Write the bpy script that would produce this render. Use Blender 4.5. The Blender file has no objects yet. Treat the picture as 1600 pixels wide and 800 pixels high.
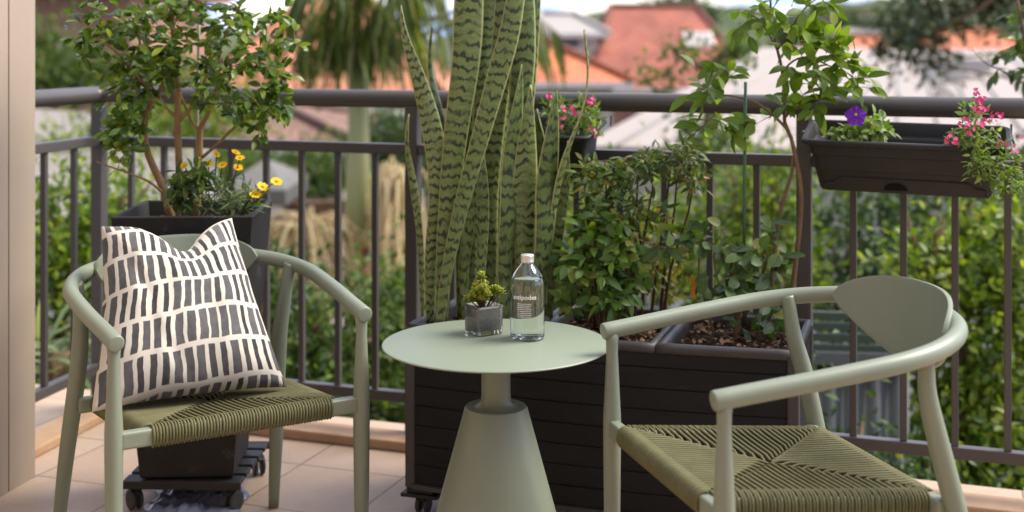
import bpy, math, random
import numpy as np
from mathutils import Vector, Matrix

C = bpy.context.scene.collection
rng = np.random.default_rng(7)
random.seed(7)
F = 2000.0      # focal length in pixels of the 1600 px wide photograph
YH = 72.0       # horizon row
H = 1.25        # camera height above the balcony floor
R = math.radians


def P(px, py, Y):
    return np.array([(px - 800.0) / F * Y, Y, H - (py - YH) / F * Y])


def nrm(v):
    v = np.asarray(v, float)
    return v / (np.linalg.norm(v, axis=-1, keepdims=True) + 1e-12)


# ------------------------------------------------------------------ materials
def new_mat(name):
    m = bpy.data.materials.new(name)
    m.use_nodes = True
    nt = m.node_tree
    b = nt.nodes['Principled BSDF']
    return m, nt, b


def N(nt, typ, **kw):
    n = nt.nodes.new(typ)
    for k, v in kw.items():
        setattr(n, k, v)
    return n


def L(nt, a, b):
    nt.links.new(a, b)


def mixcol(nt, fac, a, b, mode='MIX'):
    n = N(nt, 'ShaderNodeMix', data_type='RGBA', blend_type=mode)
    for sock, val in ((n.inputs[0], fac), (n.inputs[6], a), (n.inputs[7], b)):
        if hasattr(val, 'is_linked'):
            L(nt, val, sock)
        elif isinstance(val, (tuple, list)):
            sock.default_value = (*val[:3], 1)
        else:
            sock.default_value = val
    return n.outputs[2]


def math_n(nt, op, a, b=None, clamp=False):
    n = N(nt, 'ShaderNodeMath', operation=op, use_clamp=clamp)
    for i, val in enumerate((a, b)):
        if val is None:
            continue
        if hasattr(val, 'is_linked'):
            L(nt, val, n.inputs[i])
        else:
            n.inputs[i].default_value = val
    return n.outputs[0]


def mat(name, col, rough=.5, spec=.5, col2=None, nscale=8., bump=0., bscale=60., metallic=0., coat=0., dirt=None, stretch=None):
    m, nt, b = new_mat(name)
    b.inputs['Roughness'].default_value = rough
    b.inputs['Specular IOR Level'].default_value = spec
    b.inputs['Metallic'].default_value = metallic
    b.inputs['Coat Weight'].default_value = coat
    b.inputs['Base Color'].default_value = (*col, 1)
    if col2 or bump or dirt:
        tc = N(nt, 'ShaderNodeTexCoord')
        src = tc.outputs['Object']
        if stretch:
            mp = N(nt, 'ShaderNodeMapping')
            mp.inputs['Scale'].default_value = stretch
            L(nt, src, mp.inputs[0])
            src = mp.outputs[0]
    c = None
    if col2:
        n = N(nt, 'ShaderNodeTexNoise')
        n.inputs['Scale'].default_value = nscale
        n.inputs['Detail'].default_value = 6
        n.inputs['Roughness'].default_value = .65
        L(nt, src, n.inputs['Vector'])
        r = N(nt, 'ShaderNodeMapRange')
        r.inputs[1].default_value = .3
        r.inputs[2].default_value = .7
        L(nt, n.outputs[0], r.inputs[0])
        c = mixcol(nt, r.outputs[0], col, col2)
        L(nt, c, b.inputs['Base Color'])
    if dirt:
        n = N(nt, 'ShaderNodeTexNoise')
        n.inputs['Scale'].default_value = dirt[1]
        n.inputs['Detail'].default_value = 10
        n.inputs['Roughness'].default_value = .75
        L(nt, src, n.inputs['Vector'])
        r = N(nt, 'ShaderNodeMapRange')
        r.inputs[1].default_value = dirt[2]
        r.inputs[2].default_value = dirt[2] + .12
        L(nt, n.outputs[0], r.inputs[0])
        f = math_n(nt, 'MULTIPLY', r.outputs[0], dirt[3])
        c = mixcol(nt, f, c if c is not None else col, dirt[0])
        L(nt, c, b.inputs['Base Color'])
    if bump:
        n = N(nt, 'ShaderNodeTexNoise')
        n.inputs['Scale'].default_value = bscale
        n.inputs['Detail'].default_value = 5
        L(nt, src, n.inputs['Vector'])
        bm = N(nt, 'ShaderNodeBump')
        bm.inputs['Strength'].default_value = bump
        bm.inputs['Distance'].default_value = .01
        L(nt, n.outputs[0], bm.inputs['Height'])
        L(nt, bm.outputs[0], b.inputs['Normal'])
    return m


def leaf_mat(name, cols, rough=.4, trans=.35, rib=None, spec=.5):
    """cols: list of (pos, rgb) ramp over the per-leaf random value."""
    m, nt, b = new_mat(name)
    at = N(nt, 'ShaderNodeAttribute', attribute_name='rnd')
    ramp = N(nt, 'ShaderNodeValToRGB')
    el = ramp.color_ramp.elements
    while len(el) < len(cols):
        el.new(.5)
    for e, (p, c) in zip(el, cols):
        e.position = p
        e.color = (*c, 1)
    L(nt, at.outputs['Fac'], ramp.inputs[0])
    col = ramp.outputs[0]
    tc = N(nt, 'ShaderNodeTexCoord')
    nz = N(nt, 'ShaderNodeTexNoise')
    nz.inputs['Scale'].default_value = 40
    L(nt, tc.outputs['Object'], nz.inputs['Vector'])
    v = N(nt, 'ShaderNodeMapRange')
    v.inputs[3].default_value = .8
    v.inputs[4].default_value = 1.2
    L(nt, nz.outputs[0], v.inputs[0])
    col = mixcol(nt, 1.0, col, v.outputs[0], 'MULTIPLY')
    if rib:
        ra = N(nt, 'ShaderNodeAttribute', attribute_name='rib')
        f = N(nt, 'ShaderNodeMapRange')
        f.inputs[1].default_value = .0
        f.inputs[2].default_value = .12
        f.inputs[3].default_value = .55
        f.inputs[4].default_value = 0
        L(nt, ra.outputs['Fac'], f.inputs[0])
        col = mixcol(nt, f.outputs[0], col, rib)
    L(nt, col, b.inputs['Base Color'])
    b.inputs['Roughness'].default_value = rough
    b.inputs['Specular IOR Level'].default_value = spec
    tr = N(nt, 'ShaderNodeBsdfTranslucent')
    tcol = mixcol(nt, 1.0, col, (1.25, 1.35, .55), 'MULTIPLY')
    L(nt, tcol, tr.inputs['Color'])
    mx = N(nt, 'ShaderNodeMixShader')
    mx.inputs[0].default_value = trans
    L(nt, b.outputs[0], mx.inputs[1])
    L(nt, tr.outputs[0], mx.inputs[2])
    L(nt, mx.outputs[0], nt.nodes['Material Output'].inputs['Surface'])
    return m


M = {}
M['sage'] = mat('sage_powder_coat', (.180, .207, .148), .40, .45, (.196, .222, .162), 5, bump=.04, bscale=900)
M['sage_top'] = mat('sage_table', (.195, .226, .165), .42, .4, bump=.03, bscale=900)
M['cord'] = mat('olive_cord', (.10, .095, .042), .75, .2, (.14, .134, .064), 14, bump=.25, bscale=700)
M['cord_shaded'] = mat('olive_cord_shaded', (.02, .018, .009), .9, .1)  # lower cords coloured near black for the shade between the strands
M['rail'] = mat('taupe_rail_paint', (.064, .057, .051), .36, .45, (.073, .065, .058), 5, bump=.02, bscale=300)
M['planter'] = mat('charcoal_planter', (.0145, .0138, .0132), .75, .14, (.021, .020, .019), 6, bump=.12, bscale=120,
                   dirt=((.07, .065, .055), 9, .64, .4), stretch=(1, 1, 4))
M['planter_rim'] = mat('charcoal_rim', (.04, .036, .034), .45, .4, (.05, .046, .044), 9, bump=.06, bscale=200)
M['pot'] = mat('charcoal_fibre_pot', (.02, .0195, .019), .7, .2, (.03, .029, .027), 7, bump=.15, bscale=90,
               dirt=((.16, .155, .14), 14, .6, .45))
M['trough'] = mat('black_plastic', (.018, .017, .0165), .5, .3, (.025, .024, .023), 12, bump=.08, bscale=250)
M['rubber'] = mat('dark_rubber', (.045, .045, .045), .5, .4)
M['soil'] = mat('potting_soil', (.02, .014, .009), .95, .1, (.06, .04, .024), 60, bump=1.0, bscale=90)
M['chip'] = leaf_mat('bark_chip', [(0, (.05, .028, .014)), (.5, (.16, .085, .04)), (1, (.30, .19, .10))], .9, 0)
M['bark'] = mat('tan_bark', (.40, .255, .12), .8, .2, (.20, .125, .06), 26, bump=.5, bscale=80, stretch=(1, 1, .35))
M['twig'] = mat('brown_twig', (.12, .075, .04), .8, .2, (.2, .125, .07), 30)
M['greentwig'] = mat('green_twig', (.10, .12, .04), .7, .3, (.16, .13, .06), 30)
M['redtwig'] = mat('reddish_twig', (.10, .045, .03), .8, .2, (.06, .035, .02), 30)
M['kerb'] = mat('terracotta_kerb', (.35, .205, .108), .6, .3, (.44, .285, .165), 6, bump=.15, bscale=40,
                dirt=((.30, .17, .10), 5, .58, .4))
M['wall'] = mat('beige_wall_paint', (.34, .272, .205), .6, .3, (.37, .297, .225), 3, bump=.05, bscale=200,
                dirt=((.62, .52, .40), 30, .68, .35))
M['stake'] = mat('green_stake', (.05, .12, .055), .45, .5, (.035, .085, .04), 60)
M['greypole'] = mat('grey_stake', (.42, .38, .34), .5, .4)
M['wire'] = mat('grey_wire', (.10, .095, .09), .4, .5)
M['white_print'] = mat('white_print', (.85, .85, .83), .5, .3)
M['cap'] = mat('brushed_cap', (.70, .66, .60), .35, .5, metallic=.6)
M['straw'] = leaf_mat('straw_strands', [(0, (.60, .45, .25)), (.5, (.76, .61, .38)), (1, (.80, .69, .48))], .8, .35)


def glass_mat(name, col, ior, rough=0.):
    m, nt, b = new_mat(name)
    b.inputs['Base Color'].default_value = (*col, 1)
    b.inputs['Roughness'].default_value = rough
    b.inputs['IOR'].default_value = ior
    b.inputs['Transmission Weight'].default_value = 1
    return m


M['glass'] = glass_mat('clear_glass', (.97, 1, .98), 1.5)
M['water'] = glass_mat('water', (.98, 1, .99), 1.33)

# foliage
M['lf_camellia'] = leaf_mat('camellia_leaf', [(0, (.04, .085, .012)), (.5, (.095, .175, .02)), (.88, (.18, .27, .03)), (1, (.32, .36, .04))], .26, .34, (.10, .15, .04), .45)
M['lf_lemon'] = leaf_mat('lemon_leaf', [(0, (.07, .13, .012)), (.5, (.125, .205, .018)), (.9, (.19, .27, .026)), (1, (.29, .33, .04))], .42, .48, (.2, .27, .06), .35)
M['lf_shrub'] = leaf_mat('shrub_leaf', [(0, (.05, .105, .015)), (.5, (.10, .19, .026)), (.88, (.18, .27, .04)), (1, (.28, .27, .05))], .42, .33, (.13, .19, .06), .4)
M['lf_narrow'] = leaf_mat('narrow_leaf', [(0, (.045, .08, .014)), (.5, (.085, .14, .024)), (.85, (.15, .19, .035)), (1, (.26, .13, .04))], .45, .35, (.13, .17, .06), .35)
M['lf_round'] = leaf_mat('round_leaf', [(0, (.035, .07, .018)), (.5, (.07, .125, .03)), (.9, (.13, .19, .04)), (1, (.26, .25, .05))], .42, .35, (.16, .22, .09))
M['lf_yellow'] = leaf_mat('yellowgreen_leaf', [(0, (.14, .16, .02)), (.5, (.24, .25, .03)), (.9, (.32, .30, .05)), (1, (.45, .16, .03))], .5, .5)
M['lf_daisy'] = leaf_mat('daisy_leaf', [(0, (.06, .10, .028)), (.6, (.13, .19, .05)), (1, (.21, .26, .08))], .55, .35)
M['lf_feather'] = leaf_mat('feathery_leaf', [(0, (.08, .14, .022)), (.6, (.16, .245, .038)), (1, (.27, .33, .07))], .5, .45)
M['lf_succ'] = leaf_mat('succulent_leaf', [(0, (.15, .22, .02)), (.5, (.29, .34, .03)), (1, (.50, .44, .05))], .4, .35)
M['lf_bright'] = leaf_mat('bright_hedge_leaf', [(0, (.05, .10, .008)), (.5, (.125, .195, .014)), (.85, (.23, .30, .02)), (1, (.36, .39, .04))], .45, .45, None, .35)
M['lf_near'] = leaf_mat('near_hedge_leaf', [(0, (.045, .09, .01)), (.4, (.12, .185, .016)), (.85, (.24, .31, .024)), (1, (.38, .41, .05))], .4, .45, None, .4)
M['lf_mid'] = leaf_mat('mid_hedge_leaf', [(0, (.035, .07, .012)), (.5, (.075, .13, .02)), (1, (.16, .22, .035))], .5, .38, None, .35)
M['lf_dark'] = leaf_mat('dark_hedge_leaf', [(0, (.02, .045, .012)), (.5, (.045, .085, .022)), (1, (.09, .15, .035))], .5, .3, None, .35)
M['lf_palm'] = leaf_mat('palm_leaflet', [(0, (.05, .075, .014)), (.5, (.11, .145, .026)), (.85, (.21, .23, .04)), (1, (.40, .36, .13))], .5, .42, None, .35)
M['lf_olive'] = leaf_mat('olive_tree_leaf', [(0, (.03, .045, .02)), (.6, (.06, .085, .035)), (1, (.13, .14, .06))], .55, .3)

# ------------------------------------------------------------------ mesh helpers


class MB:
    def __init__(s):
        s.v = []
        s.f = []
        s.m = []
        s.smooth = []
        s.uv = {}

    def add(s, verts, faces, mi=0, smooth=True):
        o = len(s.v)
        s.v.extend([tuple(map(float, p)) for p in verts])
        for f in faces:
            s.f.append([i + o for i in f])
            s.m.append(mi)
            s.smooth.append(smooth)

    def box(s, c, size, mi=0, rot=None):
        hx, hy, hz = [k / 2 for k in size]
        vs = [Vector((x * hx, y * hy, z * hz)) for x in (-1, 1) for y in (-1, 1) for z in (-1, 1)]
        if rot is not None:
            vs = [rot @ v for v in vs]
        c = Vector(c)
        s.add([v + c for v in vs], [(0, 1, 3, 2), (4, 6, 7, 5), (0, 4, 5, 1), (2, 3, 7, 6), (0, 2, 6, 4), (1, 5, 7, 3)], mi, False)

    def beam(s, a, b, w, h, mi=0, up=(0, 0, 1)):
        """box from a to b, w across, h along up"""
        a, b = np.array(a, float), np.array(b, float)
        d = nrm(b - a)
        u = np.array(up, float)
        x = nrm(np.cross(d, u))
        u = nrm(np.cross(x, d))
        vs = []
        for p in (a, b):
            for i, j in ((-1, -1), (1, -1), (1, 1), (-1, 1)):
                vs.append(p + x * w / 2 * i + u * h / 2 * j)
        s.add(vs, [(0, 1, 2, 3), (7, 6, 5, 4), (0, 4, 5, 1), (1, 5, 6, 2), (2, 6, 7, 3), (3, 7, 4, 0)], mi, False)

    def prism(s, poly, z0, z1, mi=0):
        n = len(poly)
        vs = [(x, y, z0) for x, y in poly] + [(x, y, z1) for x, y in poly]
        fs = [list(range(n))[::-1], list(range(n, 2 * n))] + [(i, (i + 1) % n, n + (i + 1) % n, n + i) for i in range(n)]
        s.add(vs, fs, mi, False)

    def tube(s, pts, rad, n=8, mi=0, cap=True, closed=False):
        pts = np.array(pts, float)
        k = len(pts)
        rad = np.broadcast_to(np.array(rad, float), (k,))
        t = np.gradient(pts, axis=0)
        t = nrm(t)
        ref = np.array([0, 0, 1.]) if abs(t[0][2]) < .9 else np.array([1., 0, 0])
        u = nrm(np.cross(t[0], ref))
        vs = []
        for i in range(k):
            u = u - t[i] * np.dot(u, t[i])
            u = nrm(u)
            w = np.cross(t[i], u)
            for j in range(n):
                a = 2 * math.pi * j / n
                vs.append(pts[i] + rad[i] * (math.cos(a) * u + math.sin(a) * w))
        fs = [(i * n + j, i * n + (j + 1) % n, (i + 1) * n + (j + 1) % n, (i + 1) * n + j) for i in range(k - 1) for j in range(n)]
        if cap:
            fs.append(list(range(n))[::-1])
            fs.append([(k - 1) * n + j for j in range(n)])
        s.add(vs, fs, mi, True)

    def lathe(s, prof, c=(0, 0, 0), n=48, mi=0, cap=True):
        """prof: list of (r, z) bottom to top"""
        vs = []
        k = len(prof)
        for r, z in prof:
            for j in range(n):
                a = 2 * math.pi * j / n
                vs.append((c[0] + r * math.cos(a), c[1] + r * math.sin(a), c[2] + z))
        fs = [(i * n + j, i * n + (j + 1) % n, (i + 1) * n + (j + 1) % n, (i + 1) * n + j) for i in range(k - 1) for j in range(n)]
        if cap:
            if prof[0][0] > 1e-5:
                fs.append(list(range(n))[::-1])
            if prof[-1][0] > 1e-5:
                fs.append([(k - 1) * n + j for j in range(n)])
        s.add(vs, fs, mi, True)

    def grid(s, G, mi=0, smooth=True):
        """G: array (a, b, 3)"""
        a, b = G.shape[:2]
        fs = [(i * b + j, i * b + j + 1, (i + 1) * b + j + 1, (i + 1) * b + j) for i in range(a - 1) for j in range(b - 1)]
        s.add(G.reshape(-1, 3), fs, mi, smooth)

    def build(s, name, mats, parent=None, bevel=0., seg=2, auto=True):
        me = bpy.data.meshes.new(name)
        me.from_pydata(s.v, [], s.f)
        for m in (mats if isinstance(mats, (list, tuple)) else [mats]):
            me.materials.append(m)
        me.polygons.foreach_set('material_index', s.m)
        me.polygons.foreach_set('use_smooth', s.smooth)
        me.update()
        o = bpy.data.objects.new(name, me)
        C.objects.link(o)
        if parent is not None:
            put(o, parent)
        if bevel:
            b = o.modifiers.new('bevel', 'BEVEL')
            b.width = bevel
            b.segments = seg
            b.limit_method = 'ANGLE'
            b.angle_limit = R(50)
            b.harden_normals = False
        return o


def put(o, parent):
    """geometry is written in world space (parent unrotated) or parent-local space"""
    o.parent = parent
    if parent.get('_world'):
        w = Vector(parent['_world'])
        o.matrix_parent_inverse = Matrix.Translation(-w)


def tag(o, label=None, cat=None, group=None, kind=None):
    if label:
        o['label'] = label
    if cat:
        o['category'] = cat
    if group:
        o['group'] = group
    if kind:
        o['kind'] = kind
    return o


def thing(name, label, cat, loc=(0, 0, 0), rotz=0., group=None, world=False):
    """Empty at the thing's base. world=True: children are written in world coordinates."""
    o = bpy.data.objects.new(name, None)
    o.empty_display_size = .1
    C.objects.link(o)
    o.location = [float(k) for k in loc]
    o.rotation_euler = (0, 0, rotz)
    tag(o, label, cat, group)
    if world:
        WORLD[o.name] = Vector([float(k) for k in loc])
    return o


WORLD = {}


def put(o, parent):
    o.parent = parent
    w = WORLD.get(parent.name)
    if w is not None:
        o.matrix_parent_inverse = Matrix.Translation(-w)
        WORLD[o.name] = Vector((0, 0, 0))


def struct(o):
    o['kind'] = 'structure'
    return o


# ------------------------------------------------------------------ leaves
def template(kind):
    if kind == 'far':      # folded diamond of four points
        t = np.array([0, .45, 1, .45, .45])
        w = np.array([0, -1, 0, 1, 0])
        z = np.array([0, .35, 0, .35, 0])
        f = [(0, 4, 1), (1, 4, 2), (0, 3, 4), (4, 3, 2)]
        rib = np.abs(w)
    else:
        rows = {'oval': [(.18, .62), (.42, 1), (.68, .86), (.88, .42)],
                'narrow': [(.2, .7), (.45, 1), (.7, .75), (.88, .36)],
                'round': [(.12, .62), (.35, 1), (.65, 1), (.9, .6)],
                'strap': [(.1, .8), (.4, 1), (.7, .85), (.9, .45)]}[kind]
        t, w, f, z = [0], [0], [], [0]
        for a, b in rows:
            t += [a, a, a]
            w += [-b, 0, b]
            z += [.22 * b, 0, .22 * b]
        t.append(1)
        w.append(0)
        z.append(0)
        k = len(rows)
        f += [(0, 2, 1), (0, 3, 2)]
        for i in range(k - 1):
            o = 1 + 3 * i
            f += [(o, o + 1, o + 4, o + 3), (o + 1, o + 2, o + 5, o + 4)]
        o = 1 + 3 * (k - 1)
        e = o + 3
        f += [(o, o + 1, e), (o + 1, o + 2, e)]
        t, w, z = np.array(t, float), np.array(w, float), np.array(z, float)
        rib = np.abs(w)
    return t, w, z, f, rib


def leaf_mesh(name, pos, d, up, ln, wd, material, parent, kind='oval', curl=.18, smooth=True, rnd=None, fold=1.):
    pos, d, up = np.asarray(pos, float), nrm(d), np.asarray(up, float)
    n = len(pos)
    if n == 0:
        return None
    ln = np.broadcast_to(np.asarray(ln, float), (n,))
    wd = np.broadcast_to(np.asarray(wd, float), (n,))
    side = nrm(np.cross(d, up))
    nn = np.cross(side, d)
    t, w, z, f, rib = template(kind)
    k = len(t)
    cu = (curl * (.4 + 1.2 * rng.random(n)))[:, None]
    V = (pos[:, None, :] + d[:, None, :] * (ln[:, None] * t[None] * (1 - .12 * cu * t[None]))[..., None]
         + side[:, None, :] * (wd[:, None] * .5 * w[None])[..., None]
         + nn[:, None, :] * (wd[:, None] * .5 * z[None] * fold - cu * ln[:, None] * t[None] ** 2)[..., None])
    V = V.reshape(-1, 3)
    sizes = np.array([len(q) for q in f])
    flat = np.concatenate([np.array(q) for q in f])
    loops = (flat[None] + (np.arange(n) * k)[:, None]).ravel()
    starts1 = np.concatenate([[0], np.cumsum(sizes)[:-1]])
    starts = (starts1[None] + (np.arange(n) * sizes.sum())[:, None]).ravel()
    me = bpy.data.meshes.new(name)
    me.vertices.add(len(V))
    me.vertices.foreach_set('co', V.ravel().astype(np.float32))
    me.loops.add(len(loops))
    me.loops.foreach_set('vertex_index', loops.astype(np.int32))
    me.polygons.add(len(starts))
    me.polygons.foreach_set('loop_start', starts.astype(np.int32))
    me.polygons.foreach_set('use_smooth', np.full(len(starts), smooth))
    me.update(calc_edges=True)
    if rnd is None:
        rnd = rng.random(n)
    a = me.attributes.new('rnd', 'FLOAT', 'POINT')
    a.data.foreach_set('value', np.repeat(rnd, k).astype(np.float32))
    a = me.attributes.new('rib', 'FLOAT', 'POINT')
    a.data.foreach_set('value', np.tile(rib, n).astype(np.float32))
    me.materials.append(material)
    o = bpy.data.objects.new(name, me)
    C.objects.link(o)
    if parent is not None:
        put(o, parent)
    return o


def rand_unit(n):
    return nrm(rng.normal(size=(n, 3)))


def blob_points(c, r, n, shell=.45):
    u = rand_unit(n)
    rad = rng.random(n) ** shell
    return np.array(c) + u * rad[:, None] * np.array(r)


def resample(pts, k=12):
    pts = np.array(pts, float)
    d = np.concatenate([[0], np.cumsum(np.linalg.norm(np.diff(pts[:, :3], axis=0), axis=1))])
    x = np.linspace(0, d[-1], k)
    return np.stack([np.interp(x, d, pts[:, i]) for i in range(pts.shape[1])], 1)


def smooth_path(pts, k=24):
    """Catmull-Rom through points (any number of columns)"""
    p = np.array(pts, float)
    p = np.vstack([2 * p[0] - p[1], p, 2 * p[-1] - p[-2]])
    out = []
    segs = len(p) - 3
    per = max(2, k // segs)
    for i in range(segs):
        a, b, c, d = p[i:i + 4]
        for t in np.linspace(0, 1, per, endpoint=(i == segs - 1)):
            out.append(.5 * (2 * b + (c - a) * t + (2 * a - 5 * b + 4 * c - d) * t * t + (3 * b - a - 3 * c + d) * t ** 3))
    return np.array(out)


def limb(pts, k=18):
    """pts: (px, py, Y, radius) -> array (k, 4) world x y z r"""
    return smooth_path([list(P(a, b, y)) + [r] for a, b, y, r in pts], k)


def grow(limbs, targets, sag=.03, r=.003, wiggle=.012, k=7, start=0.):
    S = np.vstack([l[int(len(l) * start):, :3] for l in limbs])
    Rr = np.concatenate([l[int(len(l) * start):, 3] for l in limbs])
    out = []
    pool, prad = S.copy(), Rr.copy()
    order = np.argsort(np.min(np.linalg.norm(targets[:, None] - S[None], axis=2), axis=1))
    for ti in order:
        t = targets[ti]
        dd = np.linalg.norm(pool - t, axis=1) + .6 * np.maximum(0, pool[:, 2] - t[2])
        i = int(np.argmin(dd))
        a = pool[i]
        ln = np.linalg.norm(t - a)
        if ln < .01:
            continue
        mid = (a + t) / 2 + np.array([0, 0, ln * .15 - sag * ln]) + rng.normal(size=3) * wiggle * ln * 4
        s = np.linspace(0, 1, k)[:, None]
        c = (1 - s) ** 2 * a + 2 * s * (1 - s) * mid + s ** 2 * t
        rr = np.linspace(min(prad[i] * .7, r * (1 + ln * 2)), r * .35, k)
        out.append(np.hstack([c, rr[:, None]]))
        pool = np.vstack([pool, c[2:]])
        prad = np.concatenate([prad, rr[2:]])
    return out


def leaves_on(curves, spacing, start=.25, spread=.9, upbias=.5, droop=0., jitter=.3, whorl=False, per=1):
    pos, d, up = [], [], []
    for c in curves:
        ln = np.linalg.norm(np.diff(c[:, :3], axis=0), axis=1).sum()
        n = max(2, int(ln * (1 - start) / spacing))
        tt = np.linspace(start, 1, n) + rng.normal(size=n) * .02
        tt = np.clip(tt, 0, 1) * (len(c) - 1)
        i = np.minimum(tt.astype(int), len(c) - 2)
        fr = (tt - i)[:, None]
        p = c[i, :3] * (1 - fr) + c[i + 1, :3] * fr
        tan = nrm(c[i + 1, :3] - c[i, :3])
        side = nrm(np.cross(tan, np.array([0, 0, 1.]) + rng.normal(size=3) * .2))
        for q in range(per):
            sg = np.where((np.arange(n) + q) % 2 == 0, 1., -1.)[:, None]
            ax = side * sg
            dd = tan * (1 - spread * .5) + ax * spread + rng.normal(size=(n, 3)) * jitter
            dd[-1] = tan[-1] + rng.normal(size=3) * .2
            dd[:, 2] += -droop
            uu = np.array([0, 0, 1.]) * upbias + rng.normal(size=(n, 3)) * .35 + np.array([0, -.35, 0])
            pos.append(p)
            d.append(dd)
            up.append(uu)
    return np.vstack(pos), np.vstack(d), np.vstack(up)


def twig_mesh(name, limbs, curves, material, parent, n=7, nt=4):
    b = MB()
    for l in limbs:
        b.tube(l[:, :3], l[:, 3], n)
    for c in curves:
        b.tube(c[:, :3], np.maximum(c[:, 3], .0007), nt, cap=False)
    return b.build(name, material, parent)


# ================================================================== camera, light, world
cam = bpy.data.cameras.new('camera')
cam.sensor_width = 36
cam.lens = 36 * F / 1600
cam.shift_y = (YH - 400) / 1600
cam.clip_end = 2000
cam.clip_start = .05
cam.dof.use_dof = True
cam.dof.focus_distance = 2.92
cam.dof.aperture_fstop = 2.2
co = bpy.data.objects.new('camera', cam)
C.objects.link(co)
co.location = (0, 0, H)
co.rotation_euler = (R(90), 0, 0)
sc = bpy.context.scene
sc.camera = co
sc.view_settings.view_transform = 'Standard'
sc.view_settings.look = 'None'
sc.view_settings.exposure = 1.9
sc.view_settings.gamma = 1
sc.cycles.use_denoising = True
sc.cycles.max_bounces = 10
sc.cycles.transmission_bounces = 10
sc.cycles.transparent_max_bounces = 12
sc.cycles.glossy_bounces = 4
sc.cycles.diffuse_bounces = 3
sc.cycles.caustics_refractive = True
sc.cycles.sample_clamp_indirect = 6

SUN_EL, SUN_AZ = 50., 78.   # azimuth clockwise from +Y: from the right, a little beyond the railing
w = bpy.data.worlds.new('World')
sc.world = w
w.use_nodes = True
nt = w.node_tree
sky = N(nt, 'ShaderNodeTexSky', sky_type='NISHITA')
sky.sun_disc = False
sky.sun_elevation = R(SUN_EL)
sky.sun_rotation = R(SUN_AZ)
sky.air_density = 1.
sky.dust_density = .7
sky.ozone_density = 1.0
# broken cloud over the sky
tcw = N(nt, 'ShaderNodeTexCoord')
mpw = N(nt, 'ShaderNodeMapping')
mpw.inputs['Scale'].default_value = (1, 1, 2.6)
mpw.inputs['Location'].default_value = (.31, .1, .2)
L(nt, tcw.outputs['Generated'], mpw.inputs[0])
va = N(nt, 'ShaderNodeVectorMath', operation='ADD')
L(nt, tcw.outputs['Generated'], va.inputs[0])
va.inputs[1].default_value = (0, 0, .5)
vn = N(nt, 'ShaderNodeVectorMath', operation='NORMALIZE')
L(nt, va.outputs[0], vn.inputs[0])
L(nt, vn.outputs[0], sky.inputs[0])
cn = N(nt, 'ShaderNodeTexNoise')
cn.inputs['Scale'].default_value = 5.5
cn.inputs['Detail'].default_value = 7
cn.inputs['Roughness'].default_value = .55
L(nt, mpw.outputs[0], cn.inputs['Vector'])
cr_ = N(nt, 'ShaderNodeMapRange')
cr_.inputs[1].default_value = .42
cr_.inputs[2].default_value = .58
L(nt, cn.outputs[0], cr_.inputs[0])
skyc = mixcol(nt, cr_.outputs[0], mixcol(nt, 1., sky.outputs[0], (.55, .66, .98), 'MULTIPLY'), (4.1, 3.85, 3.4))
L(nt, skyc, nt.nodes['Background'].inputs[0])
nt.nodes['Background'].inputs[1].default_value = .12
sl = bpy.data.lights.new('sun', 'SUN')
sl.energy = 1.9
sl.angle = R(34)
sl.color = (1, .93, .81)
so = bpy.data.objects.new('sun', sl)
C.objects.link(so)
sd = Vector((math.sin(R(SUN_AZ)) * math.cos(R(SUN_EL)), math.cos(R(SUN_AZ)) * math.cos(R(SUN_EL)), math.sin(R(SUN_EL))))
so.rotation_euler = sd.to_track_quat('Z', 'Y').to_euler()

# ================================================================== the balcony
U = np.array([1, -.355, 0]) / math.hypot(1, .355)         # along the front railing, to the right
V = np.array([-U[1] * -1, -U[0], 0])                      # towards the camera
V = np.array([U[1], -U[0], 0])
CORNER = np.array([-1.434, 4.448, 0])
LD = nrm(np.array([-.215, -.975, 0]))                     # left return, towards the camera


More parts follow.
